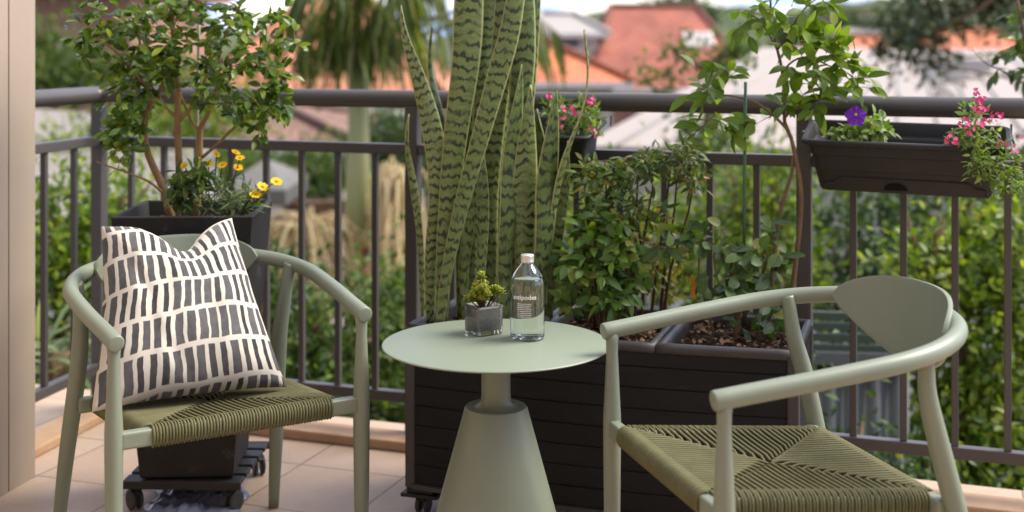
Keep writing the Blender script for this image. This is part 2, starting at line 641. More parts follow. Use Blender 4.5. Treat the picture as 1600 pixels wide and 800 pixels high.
def tile_mat():
    m, nt, b = new_mat('terracotta_floor_tile')
    tc = N(nt, 'ShaderNodeTexCoord')
    br = N(nt, 'ShaderNodeTexBrick')
    br.offset = 0
    br.squash = 1
    br.inputs['Scale'].default_value = 1
    br.inputs['Brick Width'].default_value = .337
    br.inputs['Row Height'].default_value = .345
    br.inputs['Mortar Size'].default_value = .0036
    br.inputs['Mortar Smooth'].default_value = .3
    br.inputs['Bias'].default_value = 0
    br.inputs['Color1'].default_value = (.40, .285, .195, 1)
    br.inputs['Color2'].default_value = (.44, .325, .228, 1)
    br.inputs['Mortar'].default_value = (.19, .13, .095, 1)
    L(nt, tc.outputs['Object'], br.inputs['Vector'])
    n = N(nt, 'ShaderNodeTexNoise')
    n.inputs['Scale'].default_value = 7
    n.inputs['Detail'].default_value = 8
    n.inputs['Roughness'].default_value = .7
    L(nt, tc.outputs['Object'], n.inputs['Vector'])
    r = N(nt, 'ShaderNodeMapRange')
    r.inputs[1].default_value = .48
    r.inputs[2].default_value = .72
    L(nt, n.outputs[0], r.inputs[0])
    c = mixcol(nt, math_n(nt, 'MULTIPLY', r.outputs[0], .6), br.outputs[0], (.36, .225, .14))
    n2 = N(nt, 'ShaderNodeTexNoise')
    n2.inputs['Scale'].default_value = 90
    n2.inputs['Detail'].default_value = 3
    L(nt, tc.outputs['Object'], n2.inputs['Vector'])
    r2 = N(nt, 'ShaderNodeMapRange')
    r2.inputs[3].default_value = .88
    r2.inputs[4].default_value = 1.1
    L(nt, n2.outputs[0], r2.inputs[0])
    c = mixcol(nt, 1., c, r2.outputs[0], 'MULTIPLY')
    L(nt, c, b.inputs['Base Color'])
    b.inputs['Roughness'].default_value = .5
    bm = N(nt, 'ShaderNodeBump')
    bm.inputs['Strength'].default_value = .5
    bm.inputs['Distance'].default_value = .004
    bm.invert = True
    L(nt, br.outputs['Fac'], bm.inputs['Height'])
    L(nt, bm.outputs[0], b.inputs['Normal'])
    return m


ANCH = np.array([-.631, 3.824, 0])
ang = math.atan2(U[1], U[0])
b = MB()
b.box((1.6, -1.95, -.15), (7.4, 4.86, .30))     # local y up to the outer edge of the slab
fl = b.build('floor', tile_mat())
fl.location = ANCH
fl.rotation_euler = (0, 0, ang)
struct(fl)
# kerb under the railing, front run and left return, mitred
KW, KH = .115, .032
kin_c = CORNER + V * KW - LD * -0.0
perpL = np.array([-LD[1], LD[0], 0])
if perpL[0] < 0:
    perpL = -perpL
# inner corner = intersection of the two inner edges
A1, d1 = CORNER + V * KW, U
A2, d2 = CORNER + perpL * KW, LD
tt = np.linalg.solve(np.array([[d1[0], -d2[0]], [d1[1], -d2[1]]]), (A2 - A1)[:2])
inn = A1 + d1 * tt[0]
b = MB()
oc = CORNER
b.prism([tuple(p[:2]) for p in (inn, inn + U * 4.2, inn + U * 4.2 - V * KW, oc)][::-1], .0, KH)
o1 = b.build('kerb', M['kerb'], bevel=.006)
struct(o1)
b = MB()
b.prism([tuple(p[:2]) for p in (oc, oc + LD * 1.6, oc + LD * 1.6 + perpL * KW, inn)][::-1], .0, KH - .001)
struct(b.build('kerb', M['kerb'], bevel=.006))

# wall end at the left
wr = thing('house_wall', 'beige painted wall end with a vertical groove at the left edge', 'wall', (-1.384, 3.715, 0), world=True)
wc = np.array([-1.384, 3.715, 0])
wd_ = nrm(np.array([-.20, -.98, 0]))
wp = np.array([wd_[1], -wd_[0], 0])
if wp[0] > 0:
    wp = -wp
b = MB()
g0, g1 = .128, .134
for a0, a1, dp in ((0, g0, 0), (g0 - .001, g1 + .001, .012), (g1, 3.2, 0)):
    q = [wc + wd_ * a0 + wp * dp, wc + wd_ * a1 + wp * dp, wc + wd_ * a1 + wp * .35, wc + wd_ * a0 + wp * .35]
    b.prism([tuple(p[:2]) for p in q], .001, 3.2)
b.build('wall_panel', M['wall'], wr)
b = MB()
b.box((.6, -1.6, 1.45), (9, .25, 3.5))
b.build('facade', M['wall'], wr)

# ------------------------------------------------------------------ railing
rail = thing('balcony_railing', 'dark taupe metal railing with round handrail around the balcony edge', 'railing', CORNER, world=True)
post_w = .042


def along(s):
    return CORNER + U * s


POSTS = [0, 1.19, 2.405, 3.62]
z_mid0, z_mid1 = .907, .94
z_bot0, z_bot1 = .122, .155
hr = [CORNER + LD * 1.05, CORNER + LD * .12, CORNER + LD * .03 + U * .012, CORNER + U * .10, CORNER + U * 3.9]
hp = np.vstack([np.linspace(hr[0], hr[1], 6), [CORNER + LD * .05 + U * .002], [CORNER + LD * .014 + U * .012], [CORNER + U * .05 + LD * .002],
                np.linspace(hr[3], hr[4], 30)])
hp[:, 2] = 1.082
b = MB()
b.tube(hp, .0285, 24)
b.build('handrail', M['rail'], rail)
b = MB()
for s0 in (2.44, ):
    q = along(s0) + np.array([0, 0, 1.082])
    b.tube([q, q + U * .0035], .0291, 24)
b.build('rail_joint', M['wire'], rail)
for s in POSTS:
    b = MB()
    p = along(s)
    b.beam(p + np.array([0, 0, KH]), p + np.array([0, 0, 1.06]), post_w, post_w, up=V)
    b.build('post', M['rail'], rail, bevel=.003)
for (s0, s1) in zip(POSTS[:-1], POSTS[1:]):
    for (za, zb, nm) in ((z_mid0, z_mid1, 'mid_rail'), (z_bot0, z_bot1, 'bottom_rail')):
        b = MB()
        zc = (za + zb) / 2
        b.beam(along(s0 + post_w / 2 + .001) + [0, 0, zc], along(s1 - post_w / 2 - .001) + [0, 0, zc], .034, zb - za)
        b.build(nm, M['rail'], rail, bevel=.003)
    n = 9
    for i in range(1, n):
        s = s0 + (s1 - s0) * i / n
        b = MB()
        p = along(s)
        b.beam(p + [0, 0, z_bot1 - .001], p + [0, 0, z_mid0 + .001], .019, .019, up=V)
        b.build('baluster', M['rail'], rail, bevel=.002)
for (za, zb, nm) in ((z_mid0, z_mid1, 'mid_rail'), (z_bot0, z_bot1, 'bottom_rail')):
    b = MB()
    zc = (za + zb) / 2
    b.beam(CORNER + LD * .023 + [0, 0, zc], CORNER + LD * 1.0 + [0, 0, zc], .034, zb - za)
    b.build(nm, M['rail'], rail, bevel=.003)
for s in (.16, .335, .51, .685):
    b = MB()
    p = CORNER + LD * s
    b.beam(p + [0, 0, z_bot1 - .001], p + [0, 0, z_mid0 + .001], .019, .019, up=perpL)
    b.build('baluster', M['rail'], rail, bevel=.002)


# ================================================================== chairs
def make_chair():
    root = thing('armchair', '', 'chair')
    # arm rail
    def railz(y):
        return .628 + (y + .03) * .122
    pts = []
    for sx in (-1,):
        pts += [(sx * .283, -.022), (sx * .287, .06), (sx * .293, .15), (sx * .296, .23)]
    for ph in np.linspace(186, -6, 17)[1:-1]:
        a = R(ph)
        ca, sa = math.cos(a), math.sin(a)
        pts.append((.298 * math.copysign(abs(ca) ** .88, ca), .29 + .275 * max(sa, -.2) if sa < 0 else .29 + .302 * abs(sa) ** .88))
    pts += [(.296, .23), (.293, .15), (.287, .06), (.283, -.022)]
    path = smooth_path([(x, y, railz(y)) for x, y in pts], 90)
    rad = np.full(len(path), .0182)
    b = MB()
    b.tube(path, rad, 20)
    b.build('arm_rail', M['sage'], root, bevel=.004, seg=3)
    for sx in (-1, 1):
        b = MB()
        b.tube([(sx * .283, 0, .004), (sx * .283, 0, .2), (sx * .283, 0, .40), (sx * .283, 0, .44), (sx * .283, 0, .50), (sx * .283, 0, .58), (sx * .283, 0, .605), (sx * .283, .001, .63)],
               [.0125, .0175, .0195, .0195, .0165, .0128, .0135, .0165], 16)
        b.build('leg', M['sage'], root)
    for sx in (-1, 1):
        b = MB()
        lp = smooth_path([(sx * .283, .575, .003, .014), (sx * .272, .525, .22, .0185), (sx * .258, .474, .42, .0205), (sx * .254, .447, .52, .02),
                          (sx * .258, .425, .60, .0175), (sx * .264, .418, .66, .0155), (sx * .27, .415, .685, .0165)], 30)
        b.tube(lp[:, :3], lp[:, 3], 16)
        b.build('leg', M['sage'], root)
    # seat frame
    zc = .42
    SL = .085
    zr_ = zc - SL * .462
    b = MB()
    b.beam((-.272, 0, zc), (.272, 0, zc), .026, .037)
    b.beam((-.255, .462, zr_), (.255, .462, zr_), .026, .037)
    b.beam((-.211, .012, zc - SL * .012), (-.211, .452, zc - SL * .452), .026, .034)
    b.beam((.211, .012, zc - SL * .012), (.211, .452, zc - SL * .452), .026, .034)
    b.build('seat_frame', M['sage'], root, bevel=.006, seg=3)
    # woven cord seat: four triangles of cords, each cord wrapped over its rail
    b = MB()
    x0, x1, y0, y1 = -.207, .207, 0., .462
    Rw = .0225
    cr = .0027
    cx, cy = 0, (y0 + y1) / 2
    bw = (x1 - x0) / 2

    def dip(x, y):
        return -.007 * max(0, 1 - (abs(x - cx) / bw) ** 2) * max(0, 1 - (abs(y - cy) / (cy - y0)) ** 2)

    def strand(kind, s, jit, odd):
        """s: coordinate along the rail"""
        pr = []
        for a in (235, 205, 180, 150, 120, 95):
            pr.append((Rw * math.cos(R(a)) * .78, Rw * math.sin(R(a))))
        pr = [(-.004, -Rw)] + [(Rw * .78 * math.cos(R(a)), Rw * math.sin(R(a))) for a in (225, 195, 165, 135, 110, 92)]
        if kind in ('f', 'b'):
            reach = (1 - abs(s - cx) / bw) * (cy - y0)
        else:
            reach = (1 - abs(s - cy) / (cy - y0)) * bw
        reach = max(reach, .004)
        pts = [(p, q) for p, q in pr]
        if odd:
            reach = min(reach, .016)
        for t in (.25, .6, .92, 1):
            pts.append((max(.002, reach * t), Rw - (.0055 if t == 1 else 0)))
        out = []
        for p, q in pts:
            if kind == 'f':
                x, y = s, y0 + p
            elif kind == 'b':
                x, y = s, y1 - p
            elif kind == 'l':
                x, y = x0 - .004 + p, s
            else:
                x, y = x1 + .004 - p, s
            out.append((x + (jit if kind in 'fb' else 0), y + (jit if kind in 'lr' else 0), zc - SL * y + q + (dip(x, y) if q > .01 else 0)))
        b.tube(out, cr * (1. if odd else 1.18), 6, cap=False)
    nF = 60
    for i in range(nF):
        s = x0 + .004 + (x1 - x0 - .008) * i / (nF - 1)
        strand('f', s, rng.normal() * .0004, i % 2)
        strand('b', s, rng.normal() * .0004, i % 2)
    nS = 62
    for i in range(nS):
        s = y0 + .012 + (y1 - y0 - .024) * i / (nS - 1)
        off = .0007 * (1 if i % 2 else -1)
        strand('l', s + off, rng.normal() * .0004, i % 2)
        strand('r', s + off, rng.normal() * .0004, i % 2)
    seat = b.build('seat', M['cord'], root)
    b = MB()
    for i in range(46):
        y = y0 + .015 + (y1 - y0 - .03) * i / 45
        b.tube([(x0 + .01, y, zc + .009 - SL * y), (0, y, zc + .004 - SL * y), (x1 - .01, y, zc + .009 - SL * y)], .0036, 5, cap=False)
    b.build('seat_webbing', M['cord_shaded'], seat)
    # backrest shell, follows the inside of the rail
    nu, nv = 33, 15
    G = np.zeros((nu, nv, 3))
    for i in range(nu):
        s = -1 + 2 * i / (nu - 1)
        s *= .9995
        a = R(90 - s * 47)
        for j in range(nv):
            t = -1 + 2 * j / (nv - 1)
            top = .060 * (1 - abs(s) ** 2.3) ** .55
            bot = .115 * (1 - abs(s) ** 1.55) ** .8
            zz = .698 + (t * top if t > 0 else t * bot)
            lean = (zz - .698) * .16
            rx, ry = .276, .287
            x = rx * math.copysign(abs(math.cos(a)) ** .9, math.cos(a))
            y = .29 + ry * abs(math.sin(a)) ** .9 + lean
            G[i, j] = (x, y, zz)
    b = MB()
    b.grid(G)
    br_ = b.build('backrest', M['sage'], root)
    sm = br_.modifiers.new('thickness', 'SOLIDIFY')
    sm.thickness = .009
    sm.offset = 0
    bv = br_.modifiers.new('edge', 'BEVEL')
    bv.width = .003
    bv.segments = 2
    bv.angle_limit = R(50)
    return root


def dup(root, loc, rotz, label, group=None):
    r = root.copy()
    C.objects.link(r)
    r.location = loc
    r.rotation_euler = (0, 0, rotz)
    r['label'] = label
    if group:
        r['group'] = group
    for ch in list(root.children):
        c = ch.copy()
        C.objects.link(c)
        c.parent = r
        for g in ch.children:
            d = g.copy()
            C.objects.link(d)
            d.parent = c
    return r


CH_L = (-.5925, 2.83, 0)
YAW_L = R(31)
chair = make_chair()
chair.location = CH_L
chair.rotation_euler = (0, 0, YAW_L)
tag(chair, 'sage green armchair with olive cord seat, holding the patterned cushion', 'chair', 'sage green cord armchairs')
dup(chair, (.295, 2.516, 0), R(-74.2), 'empty sage green armchair in front of the long planter, seen from its side', 'sage green cord armchairs')


# ------------------------------------------------------------------ cushion
def cushion_mat():
    m, nt, b = new_mat('block_printed_linen')
    uv = N(nt, 'ShaderNodeUVMap')
    nz = N(nt, 'ShaderNodeTexNoise')
    nz.inputs['Scale'].default_value = 5
    nz.inputs['Detail'].default_value = 3
    L(nt, uv.outputs[0], nz.inputs['Vector'])
    sub = N(nt, 'ShaderNodeVectorMath', operation='SUBTRACT')
    L(nt, nz.outputs['Color'], sub.inputs[0])
    sub.inputs[1].default_value = (.5, .5, .5)
    sca = N(nt, 'ShaderNodeVectorMath', operation='MULTIPLY')
    L(nt, sub.outputs[0], sca.inputs[0])
    sca.inputs[1].default_value = (.045, .045, 0)
    add = N(nt, 'ShaderNodeVectorMath', operation='ADD')
    L(nt, uv.outputs[0], add.inputs[0])
    L(nt, sca.outputs[0], add.inputs[1])
    sep = N(nt, 'ShaderNodeSeparateXYZ')
    L(nt, add.outputs[0], sep.inputs[0])
    rows = math_n(nt, 'MULTIPLY', sep.outputs[1], 5.4)
    # rows tilt a little across the cloth
    rows = math_n(nt, 'ADD', rows, math_n(nt, 'MULTIPLY', sep.outputs[0], -.35))
    rows = math_n(nt, 'ADD', rows, 10)
    ri = math_n(nt, 'FLOOR', rows)
    rf = math_n(nt, 'FRACT', rows)
    wn = N(nt, 'ShaderNodeTexWhiteNoise', noise_dimensions='1D')
    L(nt, ri, wn.inputs['W'])
    cols = math_n(nt, 'ADD', math_n(nt, 'MULTIPLY', sep.outputs[0], 16.), math_n(nt, 'MULTIPLY', wn.outputs[0], 7))
    # slant differs from row to row
    slant = math_n(nt, 'MULTIPLY', math_n(nt, 'SUBTRACT', wn.outputs[0], .5), 1.0)
    cols = math_n(nt, 'ADD', cols, math_n(nt, 'MULTIPLY', slant, rf))
    ci = math_n(nt, 'FLOOR', cols)
    cf = math_n(nt, 'FRACT', cols)
    comb = N(nt, 'ShaderNodeCombineXYZ')
    L(nt, ci, comb.inputs[0])
    L(nt, ri, comb.inputs[1])
    w2 = N(nt, 'ShaderNodeTexWhiteNoise', noise_dimensions='2D')
    L(nt, comb.outputs[0], w2.inputs['Vector'])
    half = math_n(nt, 'ADD', math_n(nt, 'MULTIPLY', w2.outputs[0], .22), .20)
    dx = math_n(nt, 'ABSOLUTE', math_n(nt, 'SUBTRACT', cf, .5))
    inx = N(nt, 'ShaderNodeMapRange')
    L(nt, math_n(nt, 'SUBTRACT', half, dx), inx.inputs[0])
    inx.inputs[1].default_value = -.02
    inx.inputs[2].default_value = .03
    dy = math_n(nt, 'ABSOLUTE', math_n(nt, 'SUBTRACT', rf, .5))
    iny = N(nt, 'ShaderNodeMapRange')
    L(nt, math_n(nt, 'SUBTRACT', .432, dy), iny.inputs[0])
    iny.inputs[1].default_value = -.01
    iny.inputs[2].default_value = .015
    mask = math_n(nt, 'MULTIPLY', inx.outputs[0], iny.outputs[0])
    # worn dry-brush ink
    n3 = N(nt, 'ShaderNodeTexNoise')
    n3.inputs['Scale'].default_value = 22
    n3.inputs['Detail'].default_value = 6
    n3.inputs['Roughness'].default_value = .7
    L(nt, uv.outputs[0], n3.inputs['Vector'])
    tone = math_n(nt, 'ADD', math_n(nt, 'MULTIPLY', n3.outputs[0], .8), math_n(nt, 'MULTIPLY', w2.outputs[0], .6), )
    tr = N(nt, 'ShaderNodeMapRange')
    tr.inputs[1].default_value = .4
    tr.inputs[2].default_value = 1.1
    L(nt, tone, tr.inputs[0])
    ink = mixcol(nt, tr.outputs[0], (.03, .0295, .030), (.125, .121, .119))
    cloth = mixcol(nt, n3.outputs[0], (.60, .555, .475), (.53, .48, .40))
    # weave
    wv = N(nt, 'ShaderNodeTexNoise')
    wv.inputs['Scale'].default_value = 260
    L(nt, uv.outputs[0], wv.inputs['Vector'])
    col = mixcol(nt, mask, cloth, ink)
    v = N(nt, 'ShaderNodeMapRange')
    v.inputs[3].default_value = .85
    v.inputs[4].default_value = 1.15
    L(nt, wv.outputs[0], v.inputs[0])
    col = mixcol(nt, 1., col, v.outputs[0], 'MULTIPLY')
    L(nt, col, b.inputs['Base Color'])
    b.inputs['Roughness'].default_value = .9
    b.inputs['Specular IOR Level'].default_value = .15
    b.inputs['Sheen Weight'].default_value = .15
    bm = N(nt, 'ShaderNodeBump')
    bm.inputs['Strength'].default_value = .25
    bm.inputs['Distance'].default_value = .002
    L(nt, wv.outputs[0], bm.inputs['Height'])
    L(nt, bm.outputs[0], b.inputs['Normal'])
    return m


def make_cushion():
    n = 61
    W, Hh, T = .428, .452, .096
    verts, uvs, faces = [], [], []
    us = np.linspace(-1, 1, n)

    def surf(u, v, side):
        e = (max(0, 1 - abs(u) ** 2.6) * max(0, 1 - abs(v) ** 2.6)) ** .52
        pin_x = 1 - .085 * (1 - v * v) * abs(u) ** 2 - .30 * max(0, (v + 1) / 2) ** 1.3 + .05
        pin_y = 1 - .055 * (1 - u * u) * abs(v) ** 2
        x = u * W / 2 * pin_x
        y = v * Hh / 2 * pin_y
        up = min(1, max(0, (v + .1) / 1.1)) ** 1.6
        uo = u - .12
        y -= .080 * up * math.exp(-(uo / .40) ** 2)
        x += .022 * up * math.exp(-(abs(uo) - .3) ** 2 / .03) * (1 if uo > 0 else -1) * -.3
        z = side * T * e
        if side > 0:
            z += -.020 * up * math.exp(-(uo / .25) ** 2) * e
            # creases that run from the chop and from the lower corners
            for (a, c, amp, wd) in ((.9, .15, .007, .07), (-.9, .05, .007, .06), (.35, -.95, .005, .06), (-.4, -.85, .006, .06)):
                dline = (u - a * (v * .5 + .5) - c * .3)
                z += amp * math.sin(6 * v + a * 3) * math.exp(-(dline / wd) ** 2 / 2) * e
            z += .004 * math.sin(9 * u + 4 * v) * math.sin(5 * v - 2 * u) * e
        # corners droop
        k = (abs(u) * abs(v)) ** 5
        y -= .0 * k
        return x, y, z
    idx = {}
    for side in (1, -1):
        for i, v in enumerate(us):
            for j, u in enumerate(us):
                if side == -1 and (i in (0, n - 1) or j in (0, n - 1)):
                    idx[side, i, j] = idx[1, i, j]
                    continue
                idx[side, i, j] = len(verts)
                verts.append(surf(u, v, side))
                uvs.append(((u + 1) / 2, (v + 1) / 2))
    for side in (1, -1):
        for i in range(n - 1):
            for j in range(n - 1):
                f = [idx[side, i, j], idx[side, i, j + 1], idx[side, i + 1, j + 1], idx[side, i + 1, j]]
                faces.append(f if side == 1 else f[::-1])
    me = bpy.data.meshes.new('cushion')
    me.from_pydata(verts, [], faces)
    uvl = me.uv_layers.new(name='UVMap')
    for lp in me.loops:
        uvl.data[lp.index].uv = uvs[lp.vertex_index]
    me.polygons.foreach_set('use_smooth', [True] * len(faces))
    me.materials.append(cushion_mat())
    o = bpy.data.objects.new('cushion', me)
    C.objects.link(o)
    tag(o, 'square cushion with rows of black brush strokes on cream, propped on an armchair', 'cushion')
    return o


cu = make_cushion()
# local axes: x across, y up the face, z out of the front face (towards the chair's front)
lean = R(33)
ex = Vector((math.cos(YAW_L + R(-3)), math.sin(YAW_L + R(-3)), 0))
back = Vector((-math.sin(YAW_L + R(-3)), math.cos(YAW_L + R(-3)), 0))
ey = back * math.sin(lean) + Vector((0, 0, 1)) * math.cos(lean)
ez = ex.cross(ey)
base = Vector(CH_L) + Vector((math.cos(YAW_L), math.sin(YAW_L), 0)) * -.060 + Vector((-math.sin(YAW_L), math.cos(YAW_L), 0)) * .185 + Vector((0, 0, .446))
ctr = base + ey * .214
mw = Matrix((ex, ey, ez)).transposed().to_4x4()
mw.translation = ctr
cu.matrix_world = mw

# ================================================================== side table
TY = 2.9
tx = (775 - 800) / F * TY
TH = .578
tb = thing('side_table', 'round sage green pedestal side table with a cone base', 'table', (tx, TY, 0))
b = MB()
b.lathe([(.0, TH - .013), (.06, TH - .013), (.225, TH - .0085), (.2535, TH - .0055), (.2578, TH - .0035), (.258, TH - .002), (.2568, TH - .0006), (.2555, TH), (0.0, TH)], n=96)
o = b.build('tabletop', M['sage_top'], tb)
o.modifiers.new('e', 'EDGE_SPLIT').split_angle = R(40)
b = MB()
pr = [(.033, TH - .012), (.033, .462), (.0345, .447), (.040, .438), (.048, .4345), (.0645, .433)]
b.lathe(pr[::-1], n=48, cap=False)
b.build('neck', M['sage'], tb)
b = MB()
b.lathe([(.0, .001), (.182, .001), (.186, .006), (.186, .012), (.0715, .430), (.0685, .4345), (.062, .4345), (0, .4335)], n=96)
o = b.build('cone_base', M['sage'], tb)
o.modifiers.new('e', 'EDGE_SPLIT').split_angle = R(35)

# ------------------------------------------------------------------ glass cube pot with a succulent
gy = 2.985
gp = P(757, 520, gy)
gs = .068
gpot = thing('glass_pot', 'small square glass pot of grey soil on the side table', 'pot', (gp[0] - .002, gy + .012, TH + .0008), R(32))
b = MB()
h_ = gs / 2


def sq(half, z, r=.006, n=4):
    pts = []
    for qx, qy, a0 in ((1, 1, 0), (-1, 1, 90), (-1, -1, 180), (1, -1, 270)):
        for k in range(n + 1):
            a = R(a0 + 90 * k / n)
            pts.append(((half - r) * qx + r * math.cos(a), (half - r) * qy + r * math.sin(a), z))
    return pts


def stack(b, rings, mi=0, cap0=True, cap1=True):
    n = len(rings[0])
    vs = [p for r in rings for p in r]
    fs = [(i * n + j, i * n + (j + 1) % n, (i + 1) * n + (j + 1) % n, (i + 1) * n + j) for i in range(len(rings) - 1) for j in range(n)]
    if cap0:
        fs.append(list(range(n))[::-1])
    if cap1:
        fs.append([(len(rings) - 1) * n + j for j in range(n)])
    b.add(vs, fs, mi, True)


stack(b, [sq(h_ - .003, 0), sq(h_ - .0005, .003), sq(h_ + .001, .066), sq(h_ + .0005, .0675), sq(h_ - .003, .0675, .005), sq(h_ - .0042, .066, .005), sq(h_ - .0065, .011, .005)])
o = b.build('glass_wall', M['glass'], gpot)
o.modifiers.new('e', 'EDGE_SPLIT').split_angle = R(60)
b = MB()
stack(b, [sq(h_ - .0060, .0104, .005), sq(h_ - .0038, .057, .005), sq(h_ - .0050, .0605, .005)])
M['grey_soil'] = mat('grey_gravel_soil', (.19, .18, .165), .95, .2, (.36, .345, .32), 260, bump=.8, bscale=600)
o = b.build('soil', M['grey_soil'], gpot)
o.modifiers.new('e', 'EDGE_SPLIT').split_angle = R(60)
su = thing('succulent', 'small yellow green succulent growing in the glass pot', 'plant', (gp[0] - .002, gy + .012, TH + .058), world=True)
b = MB()
base = np.array([gp[0] - .002, gy + .012, TH + .06])
pos, dd, uu, rn = [], [], [], []
for i in range(24):
    a = rng.random() * 6.28
    rr = .026 * rng.random() ** .6
    hz = .012 + .052 * rng.random() * (1 - .35 * rr / .026)
    if i == 0:
        a, rr, hz = 2.9, .006, .074
    if i == 1:
        a, rr, hz = .1, .034, .036
    if i == 2:
        a, rr, hz = 3.5, .033, .022
    tip = base + np.array([rr * math.cos(a) * 1.15, rr * math.sin(a), hz])
    st = base + np.array([rr * math.cos(a) * .35, rr * math.sin(a) * .35, 0])
    b.tube([st, (st + tip) / 2 + rng.normal(size=3) * .002, tip], [.0016, .0013, .001], 6)
    for k in range(13):
        az = k * 2.4 + rng.random() * .5
        el = .15 + .85 * k / 13
        v = np.array([math.cos(az) * math.cos(el), math.sin(az) * math.cos(el), math.sin(el)])
        pos.append(tip + v * .0015 - np.array([0, 0, .007 * (1 - k / 13)]))
        dd.append(v)
        uu.append([0, 0, 1])
        rn.append(np.clip(.25 + .5 * k / 13 + rng.normal() * .2, 0, 1))
b.build('stems', M['redtwig'], su)
o = leaf_mesh('foliage', np.array(pos), np.array(dd), np.array(uu, float) + rng.normal(size=(len(uu), 3)) * .1, .0108 + .0035 * rng.random(len(pos)), .0082, M['lf_succ'], su, 'round', -.25, rnd=np.array(rn))
sm = o.modifiers.new('t', 'SOLIDIFY')
sm.thickness = .0014

# ------------------------------------------------------------------ glass bottle
BY = 2.94
bp = P(824, 530, BY)
bot = thing('water_bottle', 'clear glass bottle of water with white print and metal cap', 'bottle', (bp[0], BY, TH + .0008))
prof = [(0, .0025), (.028, .001), (.034, 0), (.0375, .002), (.0395, .007), (.0397, .012), (.0397, .118), (.0393, .126), (.0372, .137), (.033, .148), (.027, .158), (.021, .1655), (.0165, .170), (.0145, .174), (.0138, .178), (.0138, .190)]
inner = [(.0115, .190), (.0115, .178), (.0122, .174), (.0145, .1695), (.0187, .1645), (.0245, .157), (.0305, .147), (.0347, .1365), (.0368, .126), (.0373, .118), (.0373, .014), (.0355, .009), (.028, .0075), (0, .0085)]
b = MB()
b.lathe(prof + inner, n=64, cap=False)
b.build('glass_body', M['glass'], bot)
b = MB()
b.lathe([(0, .0083), (.028, .0073), (.0356, .0088), (.03742, .0139), (.03742, .118), (.03692, .126), (.03482, .1365), (.0331, .1405), (0, .1405)], n=64, cap=False)
b.build('water', M['water'], bot)
b = MB()
cp = [(0.0142, .1745), (.0148, .1745), (.0150, .1765), (.0150, .180), (.0146, .1806), (.0150, .1815), (.0150, .184), (.0147, .1846), (.0150, .1852), (.0150, .1915), (.0142, .1927), (0, .1929)]
b.lathe(cp, n=40, cap=False)
b.build('cap', M['cap'], bot)


def wrap_text(body, size, z, Rr, ang0, parent, name, serif=True):
    cu = bpy.data.curves.new(name, 'FONT')
    cu.body = body
    cu.size = size
    cu.align_x = 'CENTER'
    cu.resolution_u = 3
    cu.offset = .00022
    to = bpy.data.objects.new(name + '_tmp', cu)
    C.objects.link(to)
    dg = bpy.context.evaluated_depsgraph_get()
    dg.update()
    me = bpy.data.meshes.new_from_object(to.evaluated_get(dg))
    bpy.data.objects.remove(to)
    for v in me.vertices:
        a = ang0 + v.co.x / Rr
        zz = z + v.co.y
        v.co = (Rr * math.sin(a), -Rr * math.cos(a), zz)
    me.materials.clear()
    me.materials.append(M['white_print'])
    o = bpy.data.objects.new(name, me)
    C.objects.link(o)
    o.parent = parent
    return o


o = wrap_text('antipodes', .0148, .0962, .0400, R(-11), bot, 'printed_name')
b = MB()
rr = np.random.default_rng(3)
for k in range(9):
    z = .0855 - k * .0042
    a = R(-11) - (.0175 / .04) + rr.random() * .05
    end = R(-11) + .0175 / .04 - rr.random() * .09
    if k == 8:
        a, end = R(-11) - .12, R(-11) + .18
    while a < end:
        wd = .04 + rr.random() * .10
        vs = []
        for q in (a, min(a + wd, end)):
            for zz in (z, z + .0013):
                vs.append((.0400 * math.sin(q), -.0400 * math.cos(q), zz))
        b.add(vs, [(0, 2, 3, 1)], 0, False)
        a += wd + .02
b.build('printed_small_lines', M['white_print'], bot)


# ================================================================== long planter
PA = np.array([-.282, 3.41, 0])          # front left foot
PBv = np.array([.690, 3.09, 0])          # front right
pu = nrm(PBv - PA)
plen = np.linalg.norm(PBv - PA)
pv = np.array([-pu[1], pu[0], 0])        # towards the railing
if pv[1] < 0:
    pv = -pv
PDEP = .385
BOW = .038


def pl(s, d, z):
    """s along 0..1, d depth 0..1 from the front"""
    return PA + pu * plen * s + pv * (PDEP * d) - pv * BOW * math.sin(math.pi * s) * (1 - d) * .9 + np.array([0, 0, z])


lp_ = thing('long_planter', 'long charcoal slatted planter with three compartments on casters', 'planter', PA, world=True)
ZB, ZT = .085, .505
nS = 25
# front and back slatted walls
b = MB()
nsl = 8
sh = (ZT - ZB) / nsl
ss = np.linspace(.018, .982, nS)
for k in range(nsl):
    z0, z1 = ZB + k * sh, ZB + (k + 1) * sh
    prof = [(.007, z0 + .0002), (.0042, z0 + .0016), (.0034, z0 + .005), (.0034, z1 - .002), (.007, z1 - .0002)]
    G = np.array([[pl(s, 0, z) + pv * d for (d, z) in prof] for s in ss])
    b.grid(G[:, :, :], smooth=False)
    G = np.array([[pl(s, 1, z) - pv * d for (d, z) in prof] for s in ss[::-1]])
    b.grid(G, smooth=False)
    for side, sg in ((.0, 1), (1., -1)):
        G = np.array([[pl(side, d, z) + pu * sg * q for (q, z) in prof] for d in np.linspace(.03, .97, 5)])
        b.grid(G if side else G[::-1], smooth=False)
# inner skin and bottom
G = np.array([[pl(s, 0, z) + pv * .018 for z in (ZB, ZT)] for s in ss[::-1]])
b.grid(G)
G = np.array([[pl(s, d, ZB + .004) for d in (.02, .98)] for s in ss])
b.grid(G)
G = np.array([[pl(s, 1, z) - pv * .018 for z in (ZB, ZT)] for s in ss])
b.grid(G)
b.build('slatted_wall', M['planter'], lp_)
for s, d in ((0, 0), (1, 0), (0, 1), (1, 1)):
    b = MB()
    p = pl(s, d, 0) + pu * (.011 if s == 0 else -.011) + pv * (.012 if d == 0 else -.012)
    b.beam(p + [0, 0, ZB - .01], p + [0, 0, ZT - .002], .028, .030, up=pv)
    b.build('corner_post', M['planter_rim'], lp_, bevel=.004)
